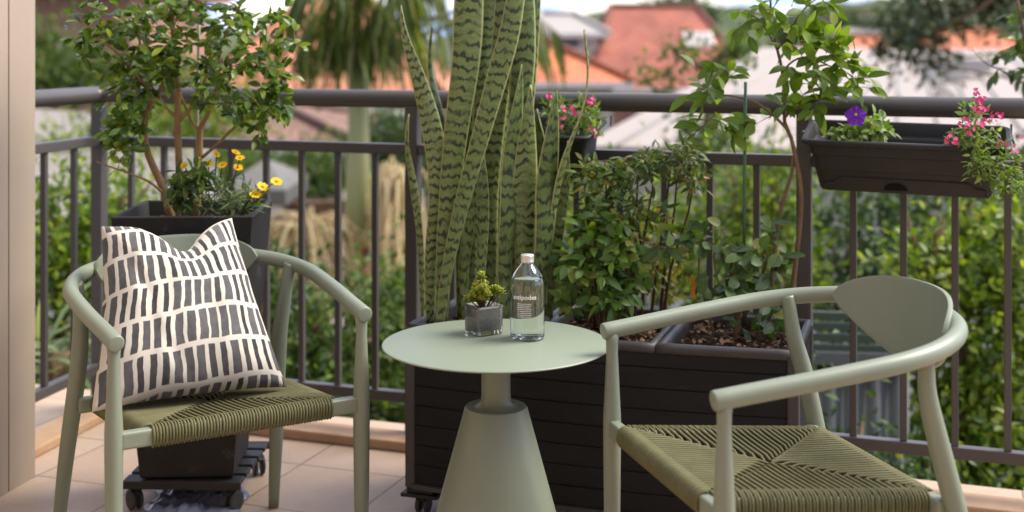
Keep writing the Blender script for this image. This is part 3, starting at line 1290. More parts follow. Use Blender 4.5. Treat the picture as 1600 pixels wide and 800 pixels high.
# bottom trim
for d, sg in ((0, 1), (1, -1)):
    b = MB()
    for a, c in zip(ss[:-1], ss[1:]):
        b.beam(pl(a, d, ZB - .004) + pv * sg * .004, pl(c, d, ZB - .004) + pv * sg * .004, .02, .012)
    b.build('base_trim', M['planter_rim'], lp_)
# compartments' rims and soils
bounds = [(0.0, .335), (.338, .663), (.666, 1.0)]
for ci, (s0, s1) in enumerate(bounds):
    b = MB()

    def ring(ins, z):
        e = ins / plen
        f = ins / PDEP
        a, c = s0 + e, s1 - e
        pts = [pl(x, 0 + f, z) for x in np.linspace(a, c, 9)] + [pl(c, x, z) for x in np.linspace(f, 1 - f, 5)[1:]] + \
              [pl(x, 1 - f, z) for x in np.linspace(c, a, 9)[1:]] + [pl(a, x, z) for x in np.linspace(1 - f, f, 5)[1:-1]]
        return pts
    e = -.004 if True else 0
    o_ins = -.0055
    rings = [ring(.014, ZT - .016), ring(o_ins if ci != 1 else .0005, ZT - .016), ring(-.006 if ci != 1 else .0, ZT - .006), ring(-.003, ZT + .004), ring(.002, ZT + .008), ring(.011, ZT + .008), ring(.016, ZT + .003), ring(.018, ZT - .01), ring(.030, ZB + .05)]
    rings = [ring(.014, ZT - .016), ring(.001, ZT - .016), ring(.0, ZT - .004), ring(.003, ZT + .005), ring(.007, ZT + .008), ring(.013, ZT + .008), ring(.018, ZT + .003), ring(.020, ZT - .012), ring(.030, ZB + .05)]
    stack(b, rings, cap0=False, cap1=True)
    b.build('tub', M['planter_rim'], lp_)
    b = MB()
    g = 26
    gg = np.zeros((g, g, 3))
    zs = {0: ZT - .035, 1: ZT - .045, 2: ZT - .028}[ci]
    for i in range(g):
        for j in range(g):
            s = s0 + .026 + (s1 - s0 - .052) * i / (g - 1)
            d = .062 + .876 * j / (g - 1)
            gg[i, j] = pl(s, d, zs + .006 * rng.normal() * .6 + .008 * math.sin(i * .7) * math.cos(j * .6))
    b.grid(gg)
    b.build('soil', M['soil'], lp_)
    n = 260
    ps = np.array([pl(s0 + .03 + (s1 - s0 - .06) * rng.random(), .07 + .86 * rng.random(), zs + .006 + .012 * rng.random()) for _ in range(n)])
    ch = leaf_mesh('bark_mulch', ps, rng.normal(size=(n, 3)) * [1, 1, .25], rng.normal(size=(n, 3)) * [.5, .5, .2] + [0, 0, 1], .012 + .022 * rng.random(n), .009 + .008 * rng.random(n), M['chip'], lp_, 'far', .1)
    ch['kind'] = 'stuff'


def caster(parent, p, rad=.026, axis=(1, 0, 0), top=None, wname='wheel'):
    """twin-wheel caster standing on the floor at p (x, y)"""
    ax = nrm(np.array(axis, float))
    fw = np.array([-ax[1], ax[0], 0])
    c = np.array([p[0], p[1], rad + .0005])
    b = MB()
    b.tube([c + fw * rad * .4 + [0, 0, rad * .2], c + fw * rad * .4 + [0, 0, (top or rad * 2.2) - rad]], .007, 10)
    hood = [c + ax * -.011 * 0 + np.array([0, 0, 1.]) * (rad * .75 * math.sin(t)) + fw * (rad * 1.0 * math.cos(t)) + [0, 0, rad * .28] for t in np.linspace(.1, 2.6, 8)]
    for a, q in zip(hood[:-1], hood[1:]):
        b.beam(a, q, .012, .007, up=ax if False else np.cross(q - a, ax))
    o = b.build('caster', M['rubber'], parent, bevel=.001)
    for sg in (-1, 1):
        b = MB()
        q = c + ax * sg * .012
        b.tube([q - ax * .0062, q - ax * .0055, q - ax * .0035, q + ax * .0035, q + ax * .0055, q + ax * .0062], [rad * .5, rad * .88, rad, rad, rad * .88, rad * .5], 24)
        wv = b.build(wname, M['rubber'], o)


# dolly feet and casters under the long planter
for s, d in ((.035, .10), (.965, .10), (.035, .9), (.965, .9)):
    p = pl(s, d, 0)
    b = MB()
    b.box((0, 0, .0665), (.075, .06, .016))
    b.box((0, 0, .054), (.105, .075, .011))
    o = b.build('foot', M['trough'], lp_, bevel=.003)
    o.matrix_parent_inverse = Matrix.Identity(4)
    o.location = Vector(p) - Vector(PA)
    o.rotation_euler = (0, 0, math.atan2(pu[1], pu[0]))
    caster(lp_, p + pv * -.0, .0225, pu, .055)


# ------------------------------------------------------------------ tall pot at the left with its caddy
def pot_ring(fl_, fr, br_, bl, z, n=7):
    pts = []
    q = [np.array(k, float) for k in (fl_, fr, br_, bl)]
    for a, c in zip(q, q[1:] + q[:1]):
        for t in np.linspace(0, 1, n)[:-1]:
            p = a * (1 - t) + c * t
            pts.append((p[0], p[1], z))
    return pts


TPC = np.array([-.879, 3.56])
tp = thing('tall_pot', 'tall tapered charcoal square pot on a wheeled caddy behind the cushion', 'pot', (TPC[0], TPC[1], .0), R(2.5))


def tsq(h, z):
    return pot_ring((-h, -h), (h, -h), (h, h), (-h, h), z)


b = MB()
ZP0, ZP1 = .089, .80
hb, ht = .124, .186
rg = [tsq(hb - .006, ZP0), tsq(hb, ZP0 + .006), tsq(ht - .002, ZP1 - .006), tsq(ht, ZP1 - .003), tsq(ht - .002, ZP1), tsq(ht - .014, ZP1), tsq(ht - .016, ZP1 - .004), tsq(ht - .03, ZP1 - .16)]
stack(b, rg)
o = b.build('pot_body', M['pot'], tp, bevel=.0)
o.modifiers.new('e', 'EDGE_SPLIT').split_angle = R(35)
b = MB()
g = 26
gg = np.zeros((g, g, 3))
for i in range(g):
    for j in range(g):
        gg[i, j] = ((i / (g - 1) - .5) * 2 * (ht - .02), (j / (g - 1) - .5) * 2 * (ht - .02), ZP1 - .045 + .005 * rng.normal())
b.grid(gg)
b.build('soil', M['soil'], tp)
cad = thing('pot_caddy', 'black slatted pot caddy on casters under the tall pot', 'pot caddy', (TPC[0], TPC[1] + .035, 0), R(-2))
b = MB()
for k in range(5):
    b.box((0, -.152 + .076 * k, .0795), (.352, .058, .013))
for sx in (-1, 1):
    b.box((sx * .135, 0, .0665), (.05, .34, .011))
b.box((0, -.183, .076), (.36, .010, .022))
b.box((0, .183, .076), (.36, .010, .022))
b.build('slat_deck', M['trough'], cad, bevel=.003)
for sx, sy, a in ((-1, -1, .8), (1, -1, -.5), (-1, 1, .3), (1, 1, .5)):
    caster(cad, (sx * .150, sy * .150), .028, (math.cos(a), math.sin(a), 0), .062)

cad.scale = (.9, .96, 1)
# crumpled plastic under the caddy
b = MB()
g = 40
gg = np.zeros((g, g, 3))
ph = rng.random(12) * 6.28
for i in range(g):
    for j in range(g):
        x, y = i / (g - 1) - .5, j / (g - 1) - .5
        e = max(0, 1 - (2 * abs(x)) ** 4) * max(0, 1 - (2 * abs(y)) ** 4)
        z = .006 + e * (.011 + .007 * math.sin(14 * x + ph[0] + 5 * math.sin(6 * y)) + .006 * math.sin(23 * y + 9 * x + ph[1]) + .005 * math.sin(37 * x - 29 * y + ph[2]) + .003 * rng.normal())
        gg[i, j] = (x * .25 + .012 * math.sin(9 * y), y * .22 + .012 * math.sin(8 * x), max(z, .0015))
b.grid(gg, smooth=True)
m, nt_, bb = new_mat('blue_grey_plastic')
bb.inputs['Base Color'].default_value = (.20, .22, .30, 1)
bb.inputs['Roughness'].default_value = .18
bb.inputs['Specular IOR Level'].default_value = .7
o = b.build('plastic_sheet', m)
o.location = (-.86, 3.50, 0)
o.rotation_euler = (0, 0, .1)
tag(o, 'crumpled pale blue plastic sheet on the tiles under the pot caddy', 'plastic sheet')


# ================================================================== plants
def snake_mat():
    m, nt, b = new_mat('snake_plant_leaf')
    uv = N(nt, 'ShaderNodeUVMap')
    sep = N(nt, 'ShaderNodeSeparateXYZ')
    L(nt, uv.outputs[0], sep.inputs[0])
    oi = N(nt, 'ShaderNodeObjectInfo')
    # jagged wave across the blade
    nz = N(nt, 'ShaderNodeTexNoise')
    nz.inputs['Scale'].default_value = 1
    nz.inputs['Detail'].default_value = 4
    cmb = N(nt, 'ShaderNodeCombineXYZ')
    L(nt, math_n(nt, 'MULTIPLY', sep.outputs[0], 2.2), cmb.inputs[0])
    L(nt, math_n(nt, 'MULTIPLY', sep.outputs[1], 16), cmb.inputs[1])
    L(nt, math_n(nt, 'MULTIPLY', oi.outputs['Random'], 50), cmb.inputs[2])
    L(nt, cmb.outputs[0], nz.inputs['Vector'])
    zig = N(nt, 'ShaderNodeMath', operation='PINGPONG')
    L(nt, math_n(nt, 'MULTIPLY', sep.outputs[0], 2.6), zig.inputs[0])
    zig.inputs[1].default_value = .5
    ph = math_n(nt, 'ADD', math_n(nt, 'MULTIPLY', sep.outputs[1], math_n(nt, 'ADD', math_n(nt, 'MULTIPLY', oi.outputs['Random'], 14), 27)), math_n(nt, 'MULTIPLY', nz.outputs[0], 1.9))
    ph = math_n(nt, 'ADD', ph, math_n(nt, 'MULTIPLY', zig.outputs[0], .3))
    ph = math_n(nt, 'ADD', ph, math_n(nt, 'MULTIPLY', oi.outputs['Random'], 20))
    fr = math_n(nt, 'FRACT', ph)
    d = math_n(nt, 'ABSOLUTE', math_n(nt, 'SUBTRACT', fr, .5))
    cmb2 = N(nt, 'ShaderNodeCombineXYZ')
    L(nt, math_n(nt, 'MULTIPLY', sep.outputs[0], 9), cmb2.inputs[0])
    L(nt, math_n(nt, 'MULTIPLY', sep.outputs[1], 55), cmb2.inputs[1])
    L(nt, math_n(nt, 'MULTIPLY', oi.outputs['Random'], 31), cmb2.inputs[2])
    n2 = N(nt, 'ShaderNodeTexNoise')
    n2.inputs['Scale'].default_value = 1
    n2.inputs['Detail'].default_value = 5
    L(nt, cmb2.outputs[0], n2.inputs['Vector'])
    th = math_n(nt, 'ADD', d, math_n(nt, 'MULTIPLY', math_n(nt, 'SUBTRACT', n2.outputs[0], .5), .62))
    r = N(nt, 'ShaderNodeMapRange')
    r.inputs[1].default_value = .12
    r.inputs[2].default_value = .22
    r.inputs[3].default_value = 1
    r.inputs[4].default_value = 0
    L(nt, th, r.inputs[0])
    # some bands fade out, finer broken lines run between them
    cmb3 = N(nt, 'ShaderNodeCombineXYZ')
    L(nt, math_n(nt, 'MULTIPLY', sep.outputs[0], 2.2), cmb3.inputs[0])
    L(nt, math_n(nt, 'MULTIPLY', sep.outputs[1], 15), cmb3.inputs[1])
    L(nt, math_n(nt, 'MULTIPLY', oi.outputs['Random'], 77), cmb3.inputs[2])
    n4 = N(nt, 'ShaderNodeTexNoise')
    n4.inputs['Scale'].default_value = 1
    n4.inputs['Detail'].default_value = 3
    L(nt, cmb3.outputs[0], n4.inputs['Vector'])
    fade = N(nt, 'ShaderNodeMapRange')
    fade.inputs[1].default_value = .36
    fade.inputs[2].default_value = .52
    fade.inputs[3].default_value = .45
    L(nt, n4.outputs[0], fade.inputs[0])
    fr2 = math_n(nt, 'FRACT', math_n(nt, 'ADD', math_n(nt, 'MULTIPLY', ph, 2.37), math_n(nt, 'MULTIPLY', n2.outputs[0], 1.4)))
    d2 = math_n(nt, 'ADD', math_n(nt, 'ABSOLUTE', math_n(nt, 'SUBTRACT', fr2, .5)), math_n(nt, 'MULTIPLY', math_n(nt, 'SUBTRACT', n4.outputs[0], .5), .9))
    r3 = N(nt, 'ShaderNodeMapRange')
    r3.inputs[1].default_value = .08
    r3.inputs[2].default_value = .2
    r3.inputs[3].default_value = .3
    r3.inputs[4].default_value = 0
    L(nt, d2, r3.inputs[0])
    bandm = math_n(nt, 'MAXIMUM', math_n(nt, 'MULTIPLY', r.outputs[0], fade.outputs[0]), r3.outputs[0])
    basec = mixcol(nt, oi.outputs['Random'], (.078, .132, .020), (.172, .212, .066))
    basec = mixcol(nt, math_n(nt, 'MULTIPLY', n2.outputs[0], .5), basec, (.21, .235, .095))
    col = mixcol(nt, math_n(nt, 'MULTIPLY', bandm, .93), basec, (.010, .021, .010))
    # thin pale margin
    mg = math_n(nt, 'ABSOLUTE', math_n(nt, 'SUBTRACT', sep.outputs[0], .5))
    mr = N(nt, 'ShaderNodeMapRange')
    mr.inputs[1].default_value = .435
    mr.inputs[2].default_value = .475
    L(nt, mg, mr.inputs[0])
    col = mixcol(nt, math_n(nt, 'MULTIPLY', mr.outputs[0], .75), col, (.38, .38, .15))
    L(nt, col, b.inputs['Base Color'])
    b.inputs['Roughness'].default_value = .42
    b.inputs['Specular IOR Level'].default_value = .4
    return m


M['snake'] = snake_mat()
sp = thing('snake_plant', 'tall snake plant with dark banded sword leaves in the planter behind the side table', 'plant', P(765, 490, 3.5), world=True)


def snake_leaf(pts, wpx, yaw=0., chan=.35, twist=0.):
    """pts: (px, py, Y) from base to tip; wpx: full width in px at the middle"""
    path = smooth_path([P(*p) for p in pts], 40)
    k = len(path)
    tw_ = np.linspace(0, 1, k)
    path[:, 0] += rng.normal() * .010 * np.sin(tw_ * 6 + rng.random() * 6) * tw_ ** .7 + rng.normal() * .012 * tw_ ** 2
    yaw += rng.normal() * .36
    twist += rng.normal() * .55
    Ym = pts[0][2]
    wmax = wpx * .86 / F * Ym
    ln = np.concatenate([[0], np.cumsum(np.linalg.norm(np.diff(path, axis=0), axis=1))])
    tt = ln / ln[-1]
    me = bpy.data.meshes.new('leaf')
    nc = 9
    verts, uvs, faces = [], [], []
    tang = nrm(np.gradient(path, axis=0))
    for i in range(k):
        t = tt[i]
        w = wmax * min(1, .36 + 1.15 * t) * (1 - max(0, (t - .55) / .45) ** 1.7) + .0012
        a = yaw + twist * t
        side0 = np.array([math.cos(a), math.sin(a), 0])
        side = nrm(side0 - tang[i] * np.dot(side0, tang[i]))
        nn = np.cross(side, tang[i])
        ch = chan * (1.3 - .9 * t)
        for j in range(nc):
            x = -1 + 2 * j / (nc - 1)
            wav = .004 * math.sin(t * 14 + yaw * 5) * abs(x)
            verts.append(tuple(path[i] + side * w / 2 * x + nn * (-(w / 2) * ch * (x * x) + wav)))
            uvs.append((j / (nc - 1), ln[i]))
    for i in range(k - 1):
        for j in range(nc - 1):
            faces.append((i * nc + j, i * nc + j + 1, (i + 1) * nc + j + 1, (i + 1) * nc + j))
    me.from_pydata(verts, [], faces)
    ul = me.uv_layers.new(name='UVMap')
    for lp in me.loops:
        ul.data[lp.index].uv = uvs[lp.vertex_index]
    me.polygons.foreach_set('use_smooth', [True] * len(faces))
    me.materials.append(M['snake'])
    o = bpy.data.objects.new('leaf', me)
    C.objects.link(o)
    put(o, sp)
    s = o.modifiers.new('t', 'SOLIDIFY')
    s.thickness = .0035
    s.offset = 0
    return o


SN = [
    # front ones
    ([(672, 512, 3.46), (675, 400, 3.44), (680, 300, 3.42), (672, 210, 3.42), (652, 120, 3.43), (638, 60, 3.44), (631, 8, 3.45)], 36, .25, .3, .2),
    ([(660, 505, 3.5), (656, 400, 3.5), (648, 290, 3.5), (645, 230, 3.5), (646, 178, 3.5)], 13, .4, .3, 0),
    ([(690, 512, 3.42), (694, 400, 3.41), (703, 300, 3.40), (715, 200, 3.40), (730, 100, 3.41), (737, 0, 3.42), (744, -150, 3.42), (745, -330, 3.44)], 54, -.1, .3, .15),
    ([(700, 512, 3.56), (698, 300, 3.56), (690, 180, 3.56), (677, 100, 3.57), (664, 36, 3.58)], 30, .3, .3, .2),
    ([(738, 512, 3.55), (745, 350, 3.55), (752, 200, 3.54), (757, 80, 3.54), (762, -100, 3.54), (766, -280, 3.54)], 36, .15, .35, .1),
    ([(686, 515, 3.39), (700, 420, 3.385), (722, 320, 3.38), (748, 220, 3.38), (775, 120, 3.39), (797, 40, 3.40), (815, -70, 3.42), (832, -230, 3.44)], 38, -.15, .25, -.25),
    ([(765, 512, 3.47), (768, 400, 3.46), (767, 300, 3.46), (772, 180, 3.46), (780, 60, 3.46), (786, -90, 3.47), (790, -290, 3.47)], 42, .1, .35, .1),
    ([(800, 512, 3.46), (800, 400, 3.45), (803, 280, 3.45), (806, 160, 3.45), (812, 60, 3.45), (818, -60, 3.46), (823, -240, 3.46)], 44, -.2, .3, .1),
    ([(790, 512, 3.41), (790, 430, 3.41), (795, 340, 3.40), (801, 250, 3.41), (806, 170, 3.42), (812, 100, 3.43)], 40, .1, .3, .1),
    ([(822, 512, 3.43), (820, 400, 3.42), (822, 300, 3.41), (828, 220, 3.41), (833, 132, 3.42)], 46, 0, .3, .1),
    ([(838, 512, 3.4), (843, 420, 3.39), (852, 330, 3.38), (862, 240, 3.38), (868, 140, 3.39)], 44, .2, .3, -.1),
    ([(850, 512, 3.43), (856, 430, 3.42), (868, 330, 3.40), (884, 240, 3.38), (905, 160, 3.37), (916, 100, 3.37), (917, 46, 3.37)], 30, .5, .35, .35),
    ([(812, 512, 3.52), (815, 300, 3.52), (822, 150, 3.52), (831, 20, 3.52), (838, -70, 3.52), (846, -200, 3.52)], 26, .6, .4, .3),
    ([(858, 508, 3.5), (866, 400, 3.49), (878, 300, 3.48), (886, 220, 3.48)], 24, .3, .3, .1),
    ([(728, 512, 3.44), (726, 420, 3.44), (730, 340, 3.44), (736, 250, 3.44)], 24, .1, .35, 0),
    ([(748, 512, 3.41), (752, 430, 3.42), (756, 340, 3.43), (754, 260, 3.43), (750, 170, 3.44)], 22, -.5, .4, .3),
    ([(775, 512, 3.58), (780, 350, 3.58), (792, 200, 3.58), (800, 50, 3.58), (808, -80, 3.58), (812, -260, 3.58)], 46, .1, .3, .1),
    ([(720, 512, 3.58), (722, 350, 3.58), (726, 200, 3.58), (735, 60, 3.58), (745, -90, 3.58), (750, -290, 3.58)], 46, -.1, .3, .1),
    ([(835, 512, 3.56), (840, 380, 3.56), (848, 260, 3.55), (852, 170, 3.55)], 38, .1, .3, .1),
]
for a in SN:
    snake_leaf(*a)


def px_blob(px, py, Y, rx, ry, rd, n, shell=.45):
    return blob_points(P(px, py, Y), (rx / F * Y, rd, ry / F * Y), n, shell)


# ------------------------------------------------------------------ camellia-like tree in the tall pot
cam_t = thing('potted_tree', 'glossy dark leaved small tree with several tan stems in the tall pot', 'tree', (-.88, 3.6, .76), world=True)
limbs = [
    limb([(268, 345, 3.60, .017), (258, 300, 3.60, .0155), (240, 262, 3.59, .013), (227, 225, 3.57, .012), (227, 185, 3.56, .0115), (242, 152, 3.57, .010), (262, 120, 3.58, .008), (272, 60, 3.58, .006)]),
    limb([(276, 345, 3.62, .015), (280, 290, 3.62, .013), (279, 240, 3.62, .0125), (277, 190, 3.62, .0125), (278, 140, 3.62, .011), (272, 80, 3.62, .009), (268, 10, 3.62, .007), (262, -70, 3.62, .005)]),
    limb([(305, 345, 3.63, .014), (311, 290, 3.63, .012), (312, 245, 3.63, .012), (312, 203, 3.63, .0115), (322, 185, 3.63, .009), (338, 140, 3.63, .007), (345, 70, 3.63, .006), (372, 20, 3.63, .005), (385, -40, 3.63, .004)]),
    limb([(312, 205, 3.63, .007), (300, 190, 3.63, .006), (287, 160, 3.63, .005), (282, 150, 3.63, .005)]),
    limb([(278, 190, 3.62, .008), (295, 172, 3.61, .0065), (306, 150, 3.6, .006), (322, 120, 3.6, .005), (330, 70, 3.6, .004)]),
    limb([(316, 246, 3.62, .006), (340, 225, 3.6, .0055), (365, 200, 3.58, .005), (395, 178, 3.56, .004), (430, 160, 3.55, .003)]),
    limb([(262, 308, 3.60, .006), (235, 285, 3.57, .0045), (205, 272, 3.55, .0035), (165, 258, 3.53, .0025), (150, 252, 3.53, .0015)]),
    limb([(242, 152, 3.57, .008), (215, 120, 3.55, .006), (180, 80, 3.53, .005), (140, 50, 3.52, .003)]),
    limb([(278, 185, 3.62, .006), (262, 170, 3.6, .005), (248, 150, 3.58, .004), (230, 120, 3.58, .004), (215, 50, 3.58, .003)]),
]
tg = np.vstack([
    px_blob(135, 35, 3.5, 28, 38, .08, 16), px_blob(128, 85, 3.5, 10, 16, .04, 4), px_blob(195, 55, 3.55, 60, 55, .14, 45), px_blob(195, 110, 3.55, 50, 35, .12, 26),
    px_blob(262, 20, 3.58, 70, 48, .16, 55), px_blob(270, 85, 3.55, 60, 40, .14, 38), px_blob(350, 40, 3.58, 70, 40, .16, 41),
    px_blob(360, 95, 3.56, 60, 35, .14, 35), px_blob(405, 55, 3.56, 45, 30, .12, 14), px_blob(425, 95, 3.55, 28, 30, .08, 12), px_blob(430, 140, 3.54, 28, 14, .07, 14),
    px_blob(330, 140, 3.56, 55, 28, .12, 24), px_blob(440, 165, 3.54, 26, 18, .06, 10), px_blob(425, 110, 3.55, 40, 40, .08, 10), px_blob(450, 60, 3.54, 20, 30, .06, 5), px_blob(400, 160, 3.54, 45, 20, .1, 24), px_blob(385, 185, 3.54, 30, 12, .07, 11), px_blob(406, 215, 3.55, 8, 18, .03, 6),
    px_blob(200, 165, 3.53, 36, 24, .09, 19), px_blob(195, 205, 3.52, 34, 20, .08, 18), px_blob(185, 235, 3.52, 28, 22, .07, 14),
    px_blob(235, 135, 3.53, 40, 25, .1, 16), px_blob(250, -60, 3.58, 110, 40, .2, 24), px_blob(370, -40, 3.58, 70, 30, .16, 14), px_blob(430, 20, 3.55, 25, 18, .06, 7)])
for l_ in limbs:
    l_[:, 3] *= .8
cv = grow(limbs, tg, r=.0018, start=.25)
pos, dd, uu = leaves_on(cv, .0148, .0, .9, .6, .12, .4, per=2)
keep = pos[:, 2] < 1.5
pos, dd, uu = pos[keep], dd[keep], uu[keep]
n = len(pos)
leaf_mesh('foliage', pos, dd, uu, .028 + .017 * rng.random(n), .014 + .007 * rng.random(n), M['lf_camellia'], cam_t, 'oval', .2)
b = MB()
twig_mesh('stems', limbs, cv, M['bark'], cam_t, 9)
gst = MB()
gst.tube([P(309, 345, 3.66), P(308, 200, 3.66), P(311, 20, 3.66)], .0042, 8)
o = gst.build('garden_stake', M['greypole'])
tag(o, 'thin grey stake standing among the stems of the potted tree', 'stake')


# ------------------------------------------------------------------ flowers
def flower_mesh(parent, c, nrm_, rad, npet, col_mat, centre_mat, layers=1, wide=.42, cup=.15, name='flower', crad=.3):
    c = np.array(c, float)
    z = nrm(np.array(nrm_, float))
    x = nrm(np.cross(z, [0.3, .2, 1.]))
    y = np.cross(z, x)
    b = MB()
    for ly in range(layers):
        for k in range(npet):
            a = 2 * math.pi * (k + .5 * ly) / npet + rng.normal() * .06
            d = x * math.cos(a) + y * math.sin(a)
            s = np.cross(z, d)
            rr = rad * (1 - .22 * ly) * (1 + rng.normal() * .05)
            w = rr * wide
            cz = cup * rr
            pts = [c + d * rr * .12 + z * .001 * ly, c + d * rr * .45 + s * w * .42 + z * cz * .4, c + d * rr * .45 + z * cz * .3, c + d * rr * .45 - s * w * .42 + z * cz * .4,
                   c + d * rr * .82 + s * w * .5 + z * cz, c + d * rr * .85 + z * cz * .85, c + d * rr * .82 - s * w * .5 + z * cz, c + d * rr + z * cz * .9]
            b.add(pts, [(0, 2, 1), (0, 3, 2), (1, 2, 5, 4), (2, 3, 6, 5), (4, 5, 7), (5, 6, 7)], 0, True)
    prof = []
    for t in np.linspace(0, 1, 5):
        prof.append((rad * crad * math.cos(t * 1.57), rad * crad * .5 * math.sin(t * 1.57)))
    n = 10
    vs, fs = [], []
    for r_, h in prof:
        for j in range(n):
            a = 2 * math.pi * j / n
            vs.append(c + (x * math.cos(a) + y * math.sin(a)) * r_ + z * (h + .0005))
    for i in range(len(prof) - 1):
        for j in range(n):
            fs.append((i * n + j, i * n + (j + 1) % n, (i + 1) * n + (j + 1) % n, (i + 1) * n + j))
    b.add(vs, fs, 1, True)
    return b.build(name, [col_mat, centre_mat], parent)


M['fl_yellow'] = mat('yellow_petal', (.66, .40, .008), .6, .2, (.72, .46, .012), 40)
M['fl_yc'] = mat('orange_disc', (.42, .19, .01), .8, .1)
M['fl_purple'] = mat('purple_petal', (.13, .018, .36), .55, .2, (.19, .04, .48), 60)
M['fl_pc'] = mat('pansy_centre', (.55, .38, .02), .7, .1)
M['fl_pink'] = mat('pink_petal', (.55, .03, .17), .55, .2, (.72, .12, .28), 90)
M['fl_pinkc'] = mat('pink_centre', (.65, .22, .12), .7, .1)
M['fl_orange'] = mat('orange_leaf', (.60, .16, .02), .5, .3, (.5, .09, .02), 30)

da = thing('yellow_daisy', 'bushy plant with yellow daisy flowers at the foot of the potted tree', 'plant', P(335, 335, 3.5), world=True)
fl_pts = [(307, 249, 3.48, 0), (338, 241, 3.50, 0), (368, 238, 3.47, 0), (375, 247, 3.45, 0), (326, 256, 3.49, 0), (348, 258, 3.46, 0), (372, 262, 3.46, 0), (432, 284, 3.44, 1), (410, 292, 3.44, 1), (399, 304, 3.43, 1), (301, 270, 3.47, 0), (288, 259, 3.5, 0)]
stems = []
for (fx, fy, fY, kd) in fl_pts:
    tip = P(fx, fy, fY)
    root = P(330 + (fx - 330) * .45 + rng.normal() * 6, 345, fY + .03)
    mid = (tip + root) / 2 + np.array([(tip - root)[0] * -.15, 0, .02])
    s = np.linspace(0, 1, 9)[:, None]
    c = (1 - s) ** 2 * root + 2 * s * (1 - s) * mid + s ** 2 * tip
    stems.append(np.hstack([c, np.full((9, 1), .0016)]))
    nv = np.array([rng.normal() * .35 + .2, -.45 + rng.normal() * .2, .85])
    flower_mesh(da, tip, nv, (.0115 if kd == 0 else .0150) + .003 * rng.random(), 17, M['fl_yellow'], M['fl_yc'], 2, .36, .12)
tg = np.vstack([px_blob(285, 300, 3.5, 24, 28, .06, 50), px_blob(340, 302, 3.47, 50, 34, .09, 150), px_blob(388, 312, 3.46, 28, 22, .07, 70), px_blob(312, 285, 3.46, 20, 26, .05, 36)])
roots = [limb([(265 + k * 15, 345, 3.47 + .03 * (k % 3), .002), (268 + k * 14, 325, 3.47 + .03 * (k % 3), .0015)], 4) for k in range(10)]
cv = grow(roots, tg, sag=.0, r=.0014)
twig_mesh('stems', [], cv + stems, M['lf_daisy'], da, 5, 5)
pos, dd, uu = leaves_on(cv, .008, .1, .7, .5, -.15, .4)
n = len(pos)
leaf_mesh('foliage', pos, dd, uu, .016 + .02 * rng.random(n), .004 + .004 * rng.random(n), M['lf_daisy'], da, 'narrow', .2)
pos = np.vstack([px_blob(284, 298, 3.45, 22, 34, .04, 90), px_blob(312, 278, 3.45, 18, 22, .04, 60)])
n = len(pos)
leaf_mesh('broad_foliage', pos, rng.normal(size=(n, 3)) + [0, -.3, .1], rng.normal(size=(n, 3)) * .5 + [0, -.5, .8], .028 + .02 * rng.random(n), .018, M['lf_round'], da, 'oval', .2)

# ------------------------------------------------------------------ shrubs in the middle compartment
s1 = thing('narrow_leaf_shrub', 'upright shrub with fine drooping dark leaves in the middle of the long planter', 'shrub', P(985, 500, 3.52), world=True)
limbs = []
for (bx, tx_, ty, Yb) in ((930, 915, 265, 3.5), (955, 945, 250, 3.53), (975, 978, 245, 3.52), (1000, 1000, 240, 3.55), (1015, 1048, 260, 3.53), (1030, 1060, 235, 3.55), (1035, 1085, 262, 3.52), (990, 1020, 290, 3.5)):
    limbs.append(limb([(bx, 512, Yb, .005), ((bx * .6 + tx_ * .4) + 7 * math.sin(bx), 420, Yb + .02 * math.sin(bx * 2), .004), ((bx * .3 + tx_ * .7) - 6 * math.sin(bx), 330, Yb, .0032), (tx_, ty, Yb, .002)], 14))
tg = np.vstack([px_blob(925, 270, 3.5, 34, 24, .07, 57), px_blob(975, 262, 3.5, 36, 24, .08, 64), px_blob(1020, 255, 3.5, 34, 26, .08, 57), px_blob(1065, 240, 3.5, 34, 24, .08, 64), px_blob(1085, 275, 3.48, 26, 28, .06, 45), px_blob(960, 310, 3.47, 55, 26, .07, 38), px_blob(1010, 330, 3.5, 44, 34, .07, 40), px_blob(1010, 400, 3.5, 44, 50, .07, 36), px_blob(930, 320, 3.48, 40, 30, .07, 26)])
cv = grow(limbs, tg, r=.0018, start=.5)
twig_mesh('stems', limbs, cv, M['redtwig'], s1, 7)
pos, dd, uu = leaves_on(cv, .0080, .2, .85, .6, .08, .45)
n = len(pos)
leaf_mesh('foliage', pos, dd, uu, .030 + .018 * rng.random(n), .009 + .004 * rng.random(n), M['lf_narrow'], s1, 'narrow', .35)
pos = np.vstack([px_blob(1040, 420, 3.6, 38, 55, .06, 150), px_blob(1015, 350, 3.6, 40, 30, .05, 60), px_blob(940, 290, 3.6, 40, 20, .05, 20)])
n = len(pos)
leaf_mesh('young_foliage', pos, rng.normal(size=(n, 3)) + [0, 0, -.2], rng.normal(size=(n, 3)) * .5 + [0, -.6, .7], .02 + .018 * rng.random(n), .011, M['lf_yellow'], s1, 'narrow', .3)

